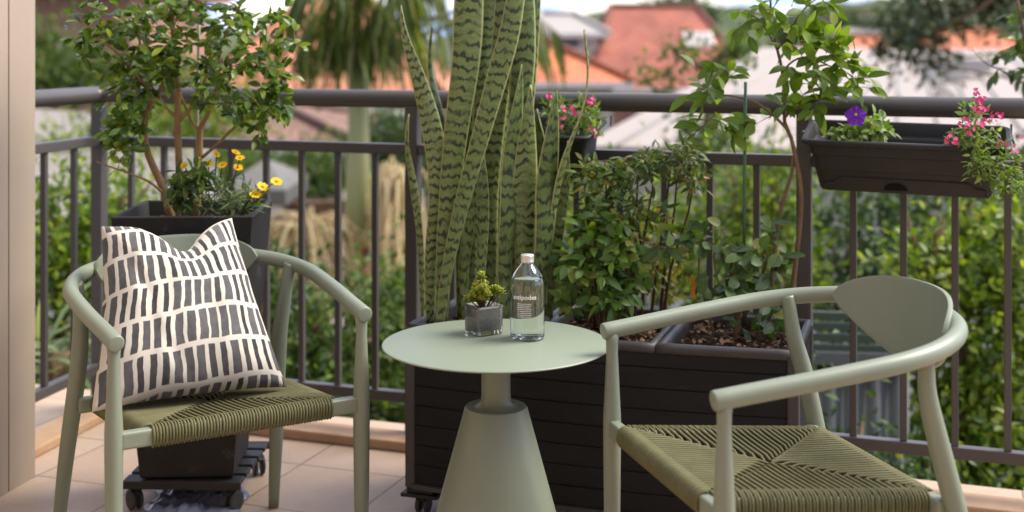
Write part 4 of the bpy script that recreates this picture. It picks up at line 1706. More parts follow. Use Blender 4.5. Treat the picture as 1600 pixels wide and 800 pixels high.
s2 = thing('broad_leaf_shrub', 'low bushy shrub with broad green leaves overhanging the planter beside the bottle', 'shrub', P(940, 505, 3.44), world=True)
limbs = []
for (bx, tx_, ty, Yb) in ((920, 895, 400, 3.44), (935, 925, 350, 3.44), (950, 955, 360, 3.43), (965, 990, 380, 3.43), (945, 940, 420, 3.40)):
    limbs.append(limb([(bx, 510, Yb, .005), ((bx + tx_) / 2, (500 + ty) / 2, Yb, .004), (tx_, ty, Yb, .003)], 12))
tg = np.vstack([px_blob(905, 420, 3.41, 36, 55, .07, 60), px_blob(945, 400, 3.40, 45, 60, .08, 88), px_blob(985, 420, 3.42, 30, 50, .07, 48), px_blob(935, 350, 3.43, 44, 26, .07, 44), px_blob(950, 465, 3.39, 44, 24, .06, 36), px_blob(890, 470, 3.42, 18, 24, .04, 12)])
cv = grow(limbs, tg, r=.0018, start=.2)
twig_mesh('stems', limbs, cv, M['twig'], s2, 7)
pos, dd, uu = leaves_on(cv, .013, .25, .8, .6, .25, .4)
n = len(pos)
leaf_mesh('foliage', pos, dd, uu, .034 + .022 * rng.random(n), .017 + .007 * rng.random(n), M['lf_shrub'], s2, 'oval', .3)

# ------------------------------------------------------------------ young lemon tree
lt = thing('young_tree', 'slender young tree with bright green leaves rising from the planter beside the green stake', 'tree', P(1235, 520, 3.42), world=True)
limbs = [
    limb([(1232, 535, 3.42, .0075), (1240, 440, 3.42, .007), (1249, 360, 3.42, .0065), (1252, 305, 3.42, .0065), (1246, 260, 3.42, .006), (1236, 215, 3.42, .0055), (1226, 190, 3.42, .005), (1226, 155, 3.42, .0048), (1222, 110, 3.42, .0045), (1214, 75, 3.42, .004), (1205, 30, 3.42, .0035), (1202, -50, 3.42, .002)], 30),
    limb([(1233, 205, 3.42, .0042), (1208, 180, 3.41, .0036), (1180, 160, 3.40, .003), (1145, 150, 3.39, .0024), (1110, 147, 3.38, .0015)], 14),
    limb([(1222, 112, 3.42, .003), (1240, 95, 3.41, .0026), (1262, 90, 3.40, .0022), (1300, 105, 3.39, .0018), (1335, 130, 3.38, .0012)], 12),
    limb([(1215, 78, 3.42, .003), (1235, 45, 3.41, .0025), (1260, 10, 3.4, .002), (1290, -10, 3.4, .0012)], 12),
    limb([(1226, 185, 3.42, .003), (1245, 165, 3.41, .0025), (1275, 155, 3.4, .002), (1310, 160, 3.39, .0012)], 12),
    limb([(1216, 82, 3.42, .003), (1205, 60, 3.43, .0025), (1185, 30, 3.43, .002), (1160, 20, 3.42, .0012)], 12),
    limb([(1118, 178, 3.4, .002), (1095, 200, 3.39, .0016), (1075, 215, 3.39, .001)], 8),
]
dead = limb([(1200, 535, 3.44, .006), (1210, 400, 3.44, .006), (1222, 320, 3.44, .0055), (1236, 275, 3.43, .005), (1240, 245, 3.43, .0045)], 14)
tg = np.vstack([
    px_blob(1105, 145, 3.38, 34, 22, .06, 11), px_blob(1135, 115, 3.38, 30, 22, .06, 8), px_blob(1160, 195, 3.38, 26, 24, .05, 8), px_blob(1110, 190, 3.38, 30, 18, .05, 8), px_blob(1090, 105, 3.4, 8, 8, .02, 1),
    px_blob(1180, 30, 3.42, 36, 30, .09, 15), px_blob(1245, 20, 3.40, 45, 36, .1, 19), px_blob(1260, 65, 3.39, 50, 28, .09, 17), px_blob(1310, 90, 3.38, 36, 26, .06, 15),
    px_blob(1335, 118, 3.37, 24, 18, .05, 11), px_blob(1290, 125, 3.38, 34, 20, .06, 9), px_blob(1240, 130, 3.40, 26, 34, .06, 9), px_blob(1230, 165, 3.40, 16, 14, .04, 5),
    px_blob(1275, 160, 3.38, 30, 16, .05, 7), px_blob(1352, 140, 3.37, 10, 8, .03, 2), px_blob(1290, 10, 3.4, 20, 10, .04, 5), px_blob(1230, -50, 3.42, 60, 30, .1, 6)])
cv = grow(limbs, tg, r=.0014, start=.3)
twig_mesh('stems', limbs + [dead], cv, M['twig'], lt, 8)
pos, dd, uu = leaves_on(cv, .019, .15, .85, .5, .18, .35)
keep = (pos[:, 2] < 1.45)
pos, dd, uu = pos[keep], dd[keep], uu[keep]
n = len(pos)
leaf_mesh('foliage', pos, dd, uu, .044 + .03 * rng.random(n), .022 + .009 * rng.random(n), M['lf_lemon'], lt, 'oval', .28)

b = MB()
b.tube([P(1162, 540, 3.40), P(1163, 300, 3.395), P(1165, 128, 3.39)], .0042, 10)
o = b.build('garden_stake', M['stake'])
tag(o, 'thin green garden stake standing in the right compartment of the planter', 'stake')

# ------------------------------------------------------------------ low round-leaved plant with cut stems
rp = thing('round_leaf_plant', 'low plant with round leaves and cut brown stems in the planter right of the stake', 'plant', P(1160, 530, 3.4), world=True)
limbs = [limb([(1150, 535, 3.36, .010), (1153, 480, 3.36, .0095), (1152, 418, 3.36, .0085)], 6),
         limb([(1150, 480, 3.36, .006), (1142, 420, 3.37, .0055), (1146, 388, 3.37, .005)], 6),
         limb([(1160, 500, 3.37, .006), (1180, 460, 3.36, .005), (1200, 405, 3.35, .004)], 6),
         limb([(1118, 535, 3.38, .004), (1102, 470, 3.37, .0035), (1092, 430, 3.36, .003), (1093, 395, 3.36, .002)], 10),
         limb([(1105, 392, 3.36, .0022), (1060, 392, 3.35, .002), (1000, 375, 3.34, .0014), (965, 340, 3.34, .0008)], 12),
         limb([(1130, 470, 3.37, .002), (1115, 400, 3.36, .0018), (1130, 360, 3.35, .0012)], 8)]
tg = np.vstack([px_blob(1110, 370, 3.33, 40, 18, .05, 9), px_blob(1055, 375, 3.33, 40, 20, .04, 8), px_blob(1165, 400, 3.33, 40, 34, .07, 16), px_blob(1210, 400, 3.33, 24, 34, .06, 9), px_blob(1135, 450, 3.33, 44, 34, .07, 16), px_blob(1195, 450, 3.33, 28, 24, .06, 7), px_blob(1190, 505, 3.33, 46, 18, .05, 9), px_blob(1215, 350, 3.36, 16, 16, .03, 3)])
cv = grow(limbs, tg, r=.0015, start=.2)
twig_mesh('stems', limbs, cv, M['twig'], rp, 8)
pos, dd, uu = leaves_on(cv, .020, .35, .8, .5, .22, .4)
n = len(pos)
leaf_mesh('foliage', pos, dd, uu, .034 + .022 * rng.random(n), .024 + .010 * rng.random(n), M['lf_round'], rp, 'round', .25)
pos = np.array([P(1080, 428, 3.36), P(1083, 445, 3.36), P(1072, 500, 3.34), P(945, 262, 3.4), P(930, 280, 3.42)])
leaf_mesh('orange_leaves', pos[:3], np.array([[.3, -.3, -1.], [.1, -.2, -1], [.8, -.2, .2]]), np.array([[0, -1., .3]] * 3), .04, .016, M['lf_yellow'], rp, 'oval', .3, rnd=np.array([1, 1, 1.]))


# ------------------------------------------------------------------ railing planters
def rail_planter(label, s0, length, drop=.018, tilt=.21, zrim=1.046, group='troughs hung on the railing'):
    """hung on the balcony side of the front railing, starting s0 metres from the corner"""
    o = thing('railing_planter', label, 'planter', along(s0) + V * .045 + np.array([0, 0, zrim]), ang, group)
    # local: x along the rail, -y towards the camera, z up, rim at 0
    o.rotation_euler = (tilt, drop, ang)
    D = .215

    def rr(x0, x1, y0, y1, z, r=.025, n=5):
        pts = []
        for cx, cy, a0 in ((x1 - r, y1 - r, 0), (x0 + r, y1 - r, 90), (x0 + r, y0 + r, 180), (x1 - r, y0 + r, 270)):
            for k in range(n + 1):
                a = R(a0 + 90 * k / n)
                pts.append((cx + r * math.cos(a), cy + r * math.sin(a), z))
        return pts

    def ins(i, z, r=.025):
        return rr(i, length - i, -D + i, -i, z, r)
    b = MB()
    stack(b, [ins(.046, -.150), ins(.043, -.146), ins(.032, -.090), ins(.029, -.088), ins(.024, -.047), ins(.019, -.044), ins(.015, -.020), ins(.011, -.017), ins(.002, -.013), ins(0, -.010), ins(0, -.003), ins(.003, 0), ins(.012, 0), ins(.015, -.004), ins(.022, -.034), ins(.025, -.036, .02), ins(.036, -.036, .02), ins(.040, -.041, .02), ins(.052, -.135, .02)])
    ob = b.build('trough', M['trough'], o)
    ob.modifiers.new('e', 'EDGE_SPLIT').split_angle = R(38)
    b = MB()
    g = 14
    G = np.array([[(.05 + (length - .1) * i / (g - 1), -.05 - (D - .1) * j / 5, -.085 + .004 * rng.normal()) for j in range(6)] for i in range(g)])
    b.grid(G[:, ::-1])
    b.build('soil', M['soil'], o)
    # drip tray line, and a flat dark patch painted as the drain notch's shade
    b = MB()
    def fy(z):
        t = (z + .09) / (-.146 + .09)
        return -D + .032 + t * .011 - .0015
    path = [(.055, -.148), (.058, -.134), (.068, -.127), (.088, -.125), (.094, -.115), (.106, -.110), (length - .106, -.110), (length - .094, -.115), (length - .088, -.125), (length - .068, -.127), (length - .058, -.134), (length - .055, -.148)]
    b.tube([(x, fy(z), z) for x, z in path], .0028, 6)
    b.build('tray_clip', M['trough'], o)
    b = MB()
    hx = length * .46
    n = 12
    vs = [(hx, fy(-.140) - .0008, -.140)] + [(hx + .03 * math.cos(math.pi * k / n), fy(-.14 + .020 * math.sin(math.pi * k / n)) - .0008, -.140 + .020 * math.sin(math.pi * k / n)) for k in range(n + 1)]
    b.add(vs, [(0, k + 1, k + 2) for k in range(n)], 0, False)
    m_ = M.setdefault('hole_shade', mat('notch_shade', (.008, .008, .008), .9, .1))
    b.build('drain_notch_shade', m_, o)
    # wire hanger over the left end
    for x in (.0, length):
        b = MB()
        sg = -1 if x == 0 else 1
        b.tube([(x + sg * .002, -D * .62, .001), (x + sg * .006, -D * .60, -.010), (x + sg * .004, -.02, -.02), (x + sg * .003, .012, -.03), (x + sg * .003, .02, .0)], .003, 6)
        b.build('wire_hanger', M['wire'], o)
    return o


rpl = rail_planter('black plastic trough hung on the railing at the right, pansy and pink flowers inside', 2.425, .525)
rpl2 = rail_planter('black plastic trough hung on the railing behind the snake plant', 1.335, .505, .004, .21, 1.04)


def trough_pt(o, x, y, z):
    return np.array(o.matrix_basis @ Vector((x, y, z)))


def pink_cluster(parent, c, n, rad, r=.0064):
    rad *= 1.25
    b = MB()
    for k in range(n):
        p = np.array(c) + rng.normal(size=3) * rad
        z = nrm(np.array([rng.normal() * .5, -1, .3 + rng.normal() * .4]))
        x = nrm(np.cross(z, [.3, .2, 1.]))
        y = np.cross(z, x)
        for q in range(5):
            a = 2 * math.pi * q / 5 + rng.random() * .4
            d = x * math.cos(a) + y * math.sin(a)
            s = np.cross(z, d)
            rr = r * (.8 + .4 * rng.random())
            b.add([p, p + d * rr * .6 + s * rr * .42, p + d * rr + z * rr * .15, p + d * rr * .6 - s * rr * .42], [(0, 1, 2), (0, 2, 3)], 0, True)
        b.add([p + x * .0016 + z * .001, p + y * .0016 + z * .001, p - x * .0016 + z * .001, p - y * .0016 + z * .001], [(0, 1, 2, 3)], 1, True)
    return b.build('flower_cluster', [M['fl_pink'], M['fl_pinkc']], parent)


# pansy
pa = thing('pansy', 'pansy with one purple flower in the right railing trough', 'plant', P(1345, 235, 3.42), world=True)
tg = np.vstack([px_blob(1330, 208, 3.40, 26, 18, .04, 40), px_blob(1368, 205, 3.41, 34, 18, .04, 46), px_blob(1362, 186, 3.43, 26, 12, .03, 16)])
roots = [limb([(1345 + 5 * k, 240, 3.44, .002), (1345 + 6 * k, 225, 3.44, .0015)], 4) for k in range(-2, 4)]
cv = grow(roots, tg, sag=0, r=.0014)
tip = P(1337, 181, 3.37)
stem = np.hstack([smooth_path([P(1345, 232, 3.42), P(1344, 205, 3.41), tip], 10), np.full((10, 1), .0014)])
twig_mesh('stems', [], cv + [stem], M['lf_feather'], pa, 5, 5)
pos, dd, uu = leaves_on(cv, .016, .4, .7, .4, .1, .4)
n = len(pos)
leaf_mesh('foliage', pos, dd, uu, .022 + .012 * rng.random(n), .015, M['lf_feather'], pa, 'oval', .25)
b = MB()
z = nrm(np.array([-.1, -1, .25]))
x = nrm(np.cross([0, 0, 1.], z) * -1)
y = np.cross(z, x)
for (a, r_, w_, off) in ((125, .029, .033, 0), (55, .029, .033, -.0008), (190, .029, .030, .0012), (-10, .029, .030, .001), (270, .026, .036, .002)):
    d = x * math.cos(R(a)) + y * math.sin(R(a))
    s = np.cross(z, d)
    vs = [tip - z * off * -1]
    n = 9
    for k in range(n):
        t = -1 + 2 * k / (n - 1)
        rr = r_ * (1 - .42 * t * t) * (1 + .06 * math.sin(k * 2.5))
        vs.append(tip + z * (off + .003 * math.sin(k * 1.9)) + d * rr + s * w_ * .5 * t)
    b.add(vs, [(0, k + 1, k + 2) for k in range(n - 1)], 0, True)
for k in range(8):
    a0, a1 = k * math.pi / 4, (k + 1) * math.pi / 4
    b.add([tip + z * .004 + (y * -.003), tip + z * .0035 + y * -.003 + (x * math.cos(a0) + y * math.sin(a0)) * .004, tip + z * .0035 + y * -.003 + (x * math.cos(a1) + y * math.sin(a1)) * .004], [(0, 1, 2)], 1, True)
b.build('flower', [M['fl_purple'], M['fl_pc']], pa)

# pink flowers, right trough
pk = thing('pink_flower_plant', 'trailing plant with pink flower clusters spilling over the right end of the railing trough', 'plant', P(1530, 240, 3.28), world=True)
tg = np.vstack([px_blob(1520, 185, 3.30, 22, 38, .04, 80), px_blob(1500, 218, 3.28, 24, 18, .04, 60), px_blob(1535, 220, 3.26, 36, 22, .05, 90), px_blob(1560, 255, 3.22, 40, 26, .05, 120), px_blob(1530, 262, 3.20, 20, 28, .03, 60), px_blob(1590, 285, 3.20, 30, 26, .04, 70), px_blob(1560, 290, 3.2, 20, 16, .04, 16)])
roots = [limb([(1525 + 8 * k, 240, 3.28, .002), (1525 + 8 * k, 222, 3.28, .0015)], 4) for k in range(-2, 5)]
cv = grow(roots, tg, sag=.1, r=.0013)
twig_mesh('stems', [], cv, M['greentwig'], pk, 5, 4)
pos, dd, uu = leaves_on(cv, .0068, .15, .8, .4, .05, .5)
n = len(pos)
leaf_mesh('foliage', pos, dd, uu, .015 + .014 * rng.random(n), .005 + .004 * rng.random(n), M['lf_feather'], pk, 'narrow', .25)
for (fx, fy, k, sp_) in ((1527, 148, 6, .005), (1532, 162, 10, .009), (1533, 172, 8, .007), (1553, 182, 11, .009), (1509, 192, 7, .007), (1530, 194, 6, .005), (1484, 216, 10, .009), (1573, 224, 12, .011), (1512, 205, 3, .004)):
    pink_cluster(pk, P(fx, fy, 3.24), k, sp_)

# pink flowers, trough behind the snake plant
pk2 = thing('pink_flower_plant', 'feathery plant with pink flowers in the trough behind the snake plant', 'plant', P(900, 220, 3.72), world=True)
tg = np.vstack([px_blob(872, 178, 3.68, 26, 30, .05, 110), px_blob(915, 182, 3.68, 24, 32, .05, 100), px_blob(925, 205, 3.68, 16, 12, .04, 16), px_blob(890, 205, 3.68, 40, 12, .04, 30)])
roots = [limb([(900 + 9 * k, 232, 3.72, .002), (900 + 9 * k, 222, 3.72, .0015)], 4) for k in range(-4, 4)]
cv = grow(roots, tg, sag=0, r=.0013)
twig_mesh('stems', [], cv, M['greentwig'], pk2, 5, 4)
pos, dd, uu = leaves_on(cv, .0075, .15, .8, .4, 0, .5)
n = len(pos)
leaf_mesh('foliage', pos, dd, uu, .02 + .018 * rng.random(n), .005 + .003 * rng.random(n), M['lf_feather'], pk2, 'narrow', .2)
for (fx, fy, k, sp_) in ((890, 172, 9, .008), (872, 192, 10, .008), (925, 159, 9, .007), (926, 207, 9, .007), (858, 150, 4, .005), (900, 178, 3, .004)):
    pink_cluster(pk2, P(fx, fy, 3.64), k, sp_)


# ================================================================== the view beyond
GZ = -3.2


def ground_mat():
    return mat('garden_earth', (.035, .05, .018), .9, .1, (.09, .085, .04), .6, bump=.3, bscale=3)


b = MB()
b.add([(-400, 4.9, GZ), (400, 4.9, GZ), (400, 900, GZ), (-400, 900, GZ), (-400, -200, GZ), (400, -200, GZ)], [(0, 1, 2, 3), (4, 5, 1, 0)], 0, False)
struct(b.build('ground', ground_mat()))
# far wooded hills
b = MB()
na = 160
xs = np.linspace(-260, 300, na)
G = np.zeros((na, 6, 3))
for i, x in enumerate(xs):
    hgt = 6.5 + 3.2 * math.sin(x * .021 + .5) + 1.5 * math.sin(x * .07) + 1.1 * math.sin(x * .19 + 1) + .8 * math.sin(x * .43) + (5 if x > 30 else 0) * min(1, max(0, (x - 30) / 60))
    for j in range(6):
        t = j / 5
        G[i, j] = (x, 200 + 60 * t, GZ + (hgt + 1.5) * math.sin(t * 1.57))
b.grid(G)
struct(b.build('hills', mat('wooded_hill', (.05, .07, .035), .9, .1, (.10, .11, .06), .12)))


def shrub(name, label, Yc, boxes, nleaf, lsize, material, group=None, cat='shrub', kind='far', stem=True, clump=.10, aspect=.5, per=34, droop=.0):
    """boxes: list of (px, py, rx px, ry px, depth m) crown lobes; the stems reach the ground"""
    cs = [P(a, q, Yc + dy) for a, q, rx, ry, rd, dy in boxes]
    c0 = np.mean(cs, axis=0)
    o = thing(name, label, cat, (c0[0], c0[1], GZ), group=group, world=True)
    vol = np.array([rx * ry for a, q, rx, ry, rd, dy in boxes], float)
    vol /= vol.sum()
    pos, out = [], []
    for (a, q, rx, ry, rd, dy), c, v in zip(boxes, cs, vol):
        k = int(nleaf * v)
        nc = max(4, k // per)
        r = np.array([rx / F * Yc, rd, ry / F * Yc])
        u = rand_unit(nc)
        rad = .55 + .5 * rng.random(nc) ** .7
        cc = c + u * rad[:, None] * r
        ids = rng.integers(0, nc, k)
        p = cc[ids] + rng.normal(size=(k, 3)) * clump * rng.random((k, 1)) * 1.6
        pos.append(p)
        out.append(u[ids])
    pos, out = np.vstack(pos), np.vstack(out)
    keep = pos[:, 2] > GZ + .05
    pos, out = pos[keep], out[keep]
    n = len(pos)
    d = out * .7 + rng.normal(size=(n, 3)) * .75 + np.array([0, 0, .15 - droop])
    up = out * .6 + rng.normal(size=(n, 3)) * .5 + np.array([0, -.3, .7])
    leaf_mesh('foliage', pos, d, up, lsize * (.7 + .6 * rng.random(n)), lsize * aspect * (.8 + .4 * rng.random(n)), material, o, kind, .15, smooth=(kind != 'far'))
    if stem:
        b = MB()
        for c in cs:
            st = np.array([c0[0] + (c[0] - c0[0]) * .4, c0[1] + (c[1] - c0[1]) * .4, GZ - .02])
            b.tube(smooth_path([st, (st + c) / 2 + rng.normal(size=3) * .1, c + [0, 0, .1]], 8), np.linspace(.045, .012, 8)[:len(smooth_path([st, st, c], 8))] if False else np.linspace(.045, .012, len(smooth_path([st, (st + c) / 2, c], 8))), 6)
            for _ in range(5):
                e = c + rand_unit(1)[0] * np.array([.25, .2, .3])
                b.tube([(st + c) / 2 * .5 + c * .5, (c + e) / 2, e], [.014, .01, .005], 5)
        b.build('branches', M['twig'], o)
    return o


SH = 'shrubs growing beyond the railing'
shrub('hedge_shrub', 'bright yellow green leafy shrub close behind the railing at the far right', 5.7,
      [(1530, 520, 110, 120, .30, 0), (1500, 420, 60, 60, .22, 0), (1585, 400, 70, 90, .25, 0), (1450, 440, 45, 50, .2, -.1), (1560, 660, 120, 110, .3, 0), (1470, 700, 90, 80, .28, -.1), (1600, 780, 140, 80, .3, -.1)], 10500, .05, M['lf_near'], SH, kind='oval', clump=.10)
shrub('hedge_shrub', 'tall dusky green hedge behind the hanging trough at the right', 7.6,
      [(1330, 360, 90, 90, .4, 0), (1420, 350, 90, 80, .4, .3), (1510, 320, 90, 70, .4, .3), (1300, 470, 80, 80, .4, 0), (1400, 470, 90, 70, .4, 0), (1590, 300, 70, 70, .4, .4)], 5200, .065, M['lf_dark'], SH)
shrub('hedge_shrub', 'light green bush seen between the stake and the slender young tree', 7.2,
      [(1160, 330, 80, 80, .4, 0), (1130, 420, 90, 80, .4, 0), (1215, 300, 50, 60, .3, 0), (1210, 430, 60, 80, .3, 0)], 4200, .06, M['lf_bright'], SH)
shrub('hedge_shrub', 'mid green bush seen behind the shrubs of the long planter', 7.4,
      [(960, 330, 110, 70, .4, 0), (900, 420, 100, 90, .4, 0), (1020, 420, 100, 90, .4, 0)], 3200, .065, M['lf_bright'], SH)
shrub('hedge_shrub', 'mid green bush below the palm, seen through the balusters', 6.4,
      [(470, 545, 80, 70, .35, 0), (560, 530, 80, 70, .35, 0), (630, 520, 70, 90, .35, 0), (440, 500, 50, 40, .3, .2), (540, 620, 130, 70, .35, -.1), (640, 640, 80, 70, .3, -.1), (610, 470, 46, 44, .3, .4)], 5600, .06, M['lf_mid'], SH)
shrub('hedge_shrub', 'bright green shrub behind the left return of the railing', 6.3,
      [(110, 360, 80, 80, .35, 0), (190, 340, 60, 60, .3, .1), (90, 460, 80, 80, .35, 0), (180, 450, 70, 80, .3, 0), (240, 420, 60, 90, .3, .1)], 5000, .06, M['lf_bright'], SH)
shrub('hedge_shrub', 'dark green undergrowth at the foot of the left railing', 5.9,
      [(100, 600, 100, 90, .3, 0), (200, 560, 90, 90, .3, .1), (300, 520, 100, 110, .3, .2), (400, 500, 80, 120, .3, .3)], 3600, .06, M['lf_dark'], SH)
shrub('hedge_shrub', 'clipped green hedge in front of the brown roofed house', 15.5,
      [(440, 270, 90, 34, .6, 0), (540, 262, 80, 38, .6, 0), (620, 250, 60, 40, .6, 0), (360, 270, 70, 34, .6, 0)], 4200, .10, M['lf_mid'], SH, clump=.16)
shrub('conifer_shrub', 'dark rounded conifer to the right of the palm trunk', 14.0,
      [(625, 215, 46, 42, .4, 0), (640, 255, 46, 40, .4, 0)], 2600, .08, M['lf_dark'], SH, clump=.12)
shrub('hedge_shrub', 'pale green shrubs showing behind the corner post', 13.0,
      [(120, 265, 60, 30, .5, 0), (190, 215, 50, 44, .5, .2), (270, 200, 60, 40, .5, .2), (330, 190, 60, 40, .5, .3), (90, 320, 70, 50, .5, -.3), (100, 255, 70, 26, .4, -.4), (240, 290, 80, 40, .5, -.5)], 6500, .085, M['lf_bright'], SH, clump=.15)
shrub('hedge_shrub', 'dense dark shrub at the foot of the grey fence behind the planter', 4.95,
      [(1190, 620, 50, 80, .12, 0), (1160, 560, 60, 90, .12, 0), (1340, 765, 100, 36, .12, 0), (1450, 760, 90, 40, .15, 0)], 1500, .055, M['lf_dark'], SH)

# strappy plant at the lower left
st = thing('strappy_plant', 'clump of long arching strap leaves behind the left railing', 'plant', (-1.95, 5.3, GZ), world=True)
n = 46
c = P(95, 560, 5.3)
pos = np.tile(c, (n, 1)) + rng.normal(size=(n, 3)) * .06
d = rng.normal(size=(n, 3)) * [1, .7, .3] + [.25, -.2, .55]
leaf_mesh('foliage', pos, d, np.tile([0, -.2, 1.], (n, 1)), .34 + .2 * rng.random(n), .024, leaf_mat('strap_leaf', [(0, (.10, .15, .05)), (.6, (.2, .26, .11)), (1, (.36, .38, .2))], .4, .4), st, 'strap', .55)
b = MB()
b.tube([(c[0], c[1], GZ - .02), (c[0], c[1], c[2] + .03)], [.09, .05], 10)
b.build('trunk', M['twig'], st)

# plant at the right frame edge: twigs reaching in over the rail
re_ = thing('climbing_shrub', 'leafy twigs reaching in above the handrail at the right edge', 'shrub', (2.2, 4.5, GZ), world=True)
limbs = [limb([(1760, 900, 4.5, .02), (1720, 500, 4.5, .018), (1660, 250, 4.5, .014), (1620, 150, 4.45, .010), (1600, 60, 4.4, .007), (1590, 0, 4.4, .005)], 20),
         limb([(1622, 150, 4.45, .005), (1600, 132, 4.4, .004), (1570, 112, 4.35, .003), (1542, 100, 4.32, .0022), (1520, 78, 4.3, .001)], 12)]
limbs[0] = np.vstack([np.array([[2.25, 4.5, GZ - .05, .03]]), limbs[0]])
tg = np.vstack([px_blob(1588, 70, 4.35, 20, 26, .06, 14), px_blob(1560, 95, 4.33, 18, 14, .04, 6), px_blob(1592, 120, 4.35, 16, 20, .05, 9), px_blob(1620, 60, 4.4, 30, 60, .1, 26), px_blob(1590, 20, 4.4, 16, 16, .05, 4), px_blob(1548, 118, 4.33, 5, 6, .02, 1)])
cv = grow(limbs, tg, r=.002, start=.6)
twig_mesh('stems', limbs, cv, M['twig'], re_, 7)
pos, dd, uu = leaves_on(cv, .022, .2, .85, .5, .15, .4)
n = len(pos)
leaf_mesh('foliage', pos, dd, uu, .045 + .025 * rng.random(n), .022, M['lf_round'], re_, 'oval', .25)


def tree(name, label, Y, trunk, lobes, nleaf, ls, material, group='trees beyond the garden', clump=.2, barkm='twig', r0=.12):
    """trunk: list of (px, py) upward; lobes as in shrub()"""
    tp_ = [P(a, q, Y) for a, q in trunk]
    o = thing(name, label, 'tree', (tp_[0][0], Y, GZ), group=group, world=True)
    foot = np.array([tp_[0][0], Y, GZ - .05])
    path = smooth_path([foot] + tp_, 16)
    b = MB()
    b.tube(path, np.linspace(r0, r0 * .4, len(path)), 9)
    pos, out = [], []
    for (a, q, rx, ry, rd, dy) in lobes:
        c = P(a, q, Y + dy)
        i = int(np.argmin(np.linalg.norm(path - c, axis=1) + (path[:, 2] > c[2]) * .5))
        b.tube(smooth_path([path[i], (path[i] + c) / 2 + rng.normal(size=3) * .1, c], 8), np.linspace(r0 * .35, r0 * .1, len(smooth_path([c, c + 1, c + 2], 8))), 6)
        k = int(nleaf * rx * ry / sum(l[2] * l[3] for l in lobes))
        nc = max(5, k // 30)
        r = np.array([rx / F * Y, rd, ry / F * Y])
        u = rand_unit(nc)
        cc = c + u * (.35 + .65 * rng.random((nc, 1))) * r
        for e in cc[:14]:
            b.tube([c, (c + e) / 2, e], [r0 * .12, r0 * .08, r0 * .03], 4)
        ids = rng.integers(0, nc, k)
        pos.append(cc[ids] + rng.normal(size=(k, 3)) * clump * rng.random((k, 1)) * 1.5)
        out.append(u[ids])
    b.build('trunk', M[barkm], o)
    pos, out = np.vstack(pos), np.vstack(out)
    n = len(pos)
    leaf_mesh('crown', pos, out * .5 + rng.normal(size=(n, 3)) + [0, 0, -.2], out * .4 + rng.normal(size=(n, 3)) * .5 + [0, -.2, .7], ls * (.7 + .6 * rng.random(n)), ls * .45, material, o, 'far', .15, smooth=False)
    return o


tree('broadleaf_tree', 'olive leaved tree with branches drooping in front of the orange roof at the top right', 11.5,
     [(1800, 400), (1780, 120), (1740, -40), (1640, -80)], [(1420, 55, 60, 30, .4, 0), (1450, 20, 70, 36, .4, 0), (1395, 70, 34, 16, .3, 0), (1455, 95, 26, 20, .2, 0), (1530, -4, 60, 26, .4, 0), (1600, 6, 40, 26, .3, 0), (1600, -30, 120, 40, .5, 0), (1470, -30, 80, 30, .4, 0), (1425, 95, 10, 14, .1, 0)], 2500, .10, M['lf_olive'], clump=.16, r0=.075)
tree('broadleaf_tree', 'sparse small tree in front of the red roof, left of the slender young tree', 10.0,
     [(1110, 300), (1105, 180), (1110, 110)], [(1110, 95, 30, 22, .2, 0), (1065, 75, 18, 12, .12, 0), (1040, 120, 22, 12, .12, 0), (1150, 80, 26, 24, .2, 0), (1100, 215, 60, 30, .3, 0), (1010, 130, 12, 10, .1, 0)], 900, .085, M['lf_mid'], clump=.10, r0=.05)
tree('broadleaf_tree', 'rounded green tree at the left beside the wall, below the brick house', 17.0,
     [(85, 250), (85, 150)], [(80, 100, 36, 50, .5, 0), (120, 110, 30, 24, .4, 0), (60, 60, 30, 24, .4, 0), (150, 130, 40, 20, .4, 0), (230, 130, 70, 40, .5, 0), (320, 150, 60, 30, .5, 0)], 4600, .12, M['lf_mid'], clump=.22, r0=.1)
for i, (a, q, rx, ry, lab) in enumerate(((1328, 46, 22, 24, 'dark round tree beside the pale apartment block on the skyline'), (1392, 40, 24, 18, 'dark tree right of the pale apartment block on the skyline'), (1560, 62, 60, 18, 'wide dark tree behind the orange roof at the right'), (1490, 45, 40, 18, 'dark treetop above the ridge of the orange roof'), (1065, 14, 60, 12, 'dark treetop showing above the red brick roof'), (1245, 52, 22, 12, 'small dark tree on the skyline left of the apartment block'))):
    tree('skyline_tree', lab, 75., [(a, q + 60), (a, q + 10)], [(a, q, rx, ry, 1.2, 0), (a + rx * .5, q + 6, rx * .6, ry * .7, 1., 0), (a - rx * .5, q + 7, rx * .6, ry * .7, 1., 0)], 2200, .34, M['lf_dark'], 'trees on the skyline', clump=.5, r0=.3)


# ------------------------------------------------------------------ palm
PY = 12.0
pm = thing('palm_tree', 'palm with a smooth green crownshaft and drooping fronds beyond the railing', 'palm', (P(560, 400, PY)[0], PY, GZ), world=True)
px0 = P(560, 400, PY)[0]
zr = P(560, 382, PY)[2]
zt = P(560, 128, PY)[2]
b = MB()
prof = []
zz = GZ - .03
while zz < zr:
    prof += [(.105 + .02 * (zr - zz) / 3, zz), (.113 + .02 * (zr - zz) / 3, zz + .055), (.104 + .02 * (zr - zz) / 3, zz + .075)]
    zz += .08
b.lathe(prof, (px0, PY, 0), 20)
b.build('trunk', mat('palm_trunk', (.34, .20, .13), .8, .2, (.22, .14, .09), 9, bump=.3, bscale=12), pm)
b = MB()
b.lathe([(.115, zr - .02), (.138, zr + .05), (.14, zr + .2), (.125, zr + .45), (.108, zr + .75), (.098, zr + 1.1), (.092, zt), (.08, zt + .15)], (px0, PY, 0), 24)
b.build('crownshaft', mat('crownshaft_green', (.22, .245, .09), .35, .5, (.31, .30, .14), 3, stretch=(1, 1, .3)), pm)
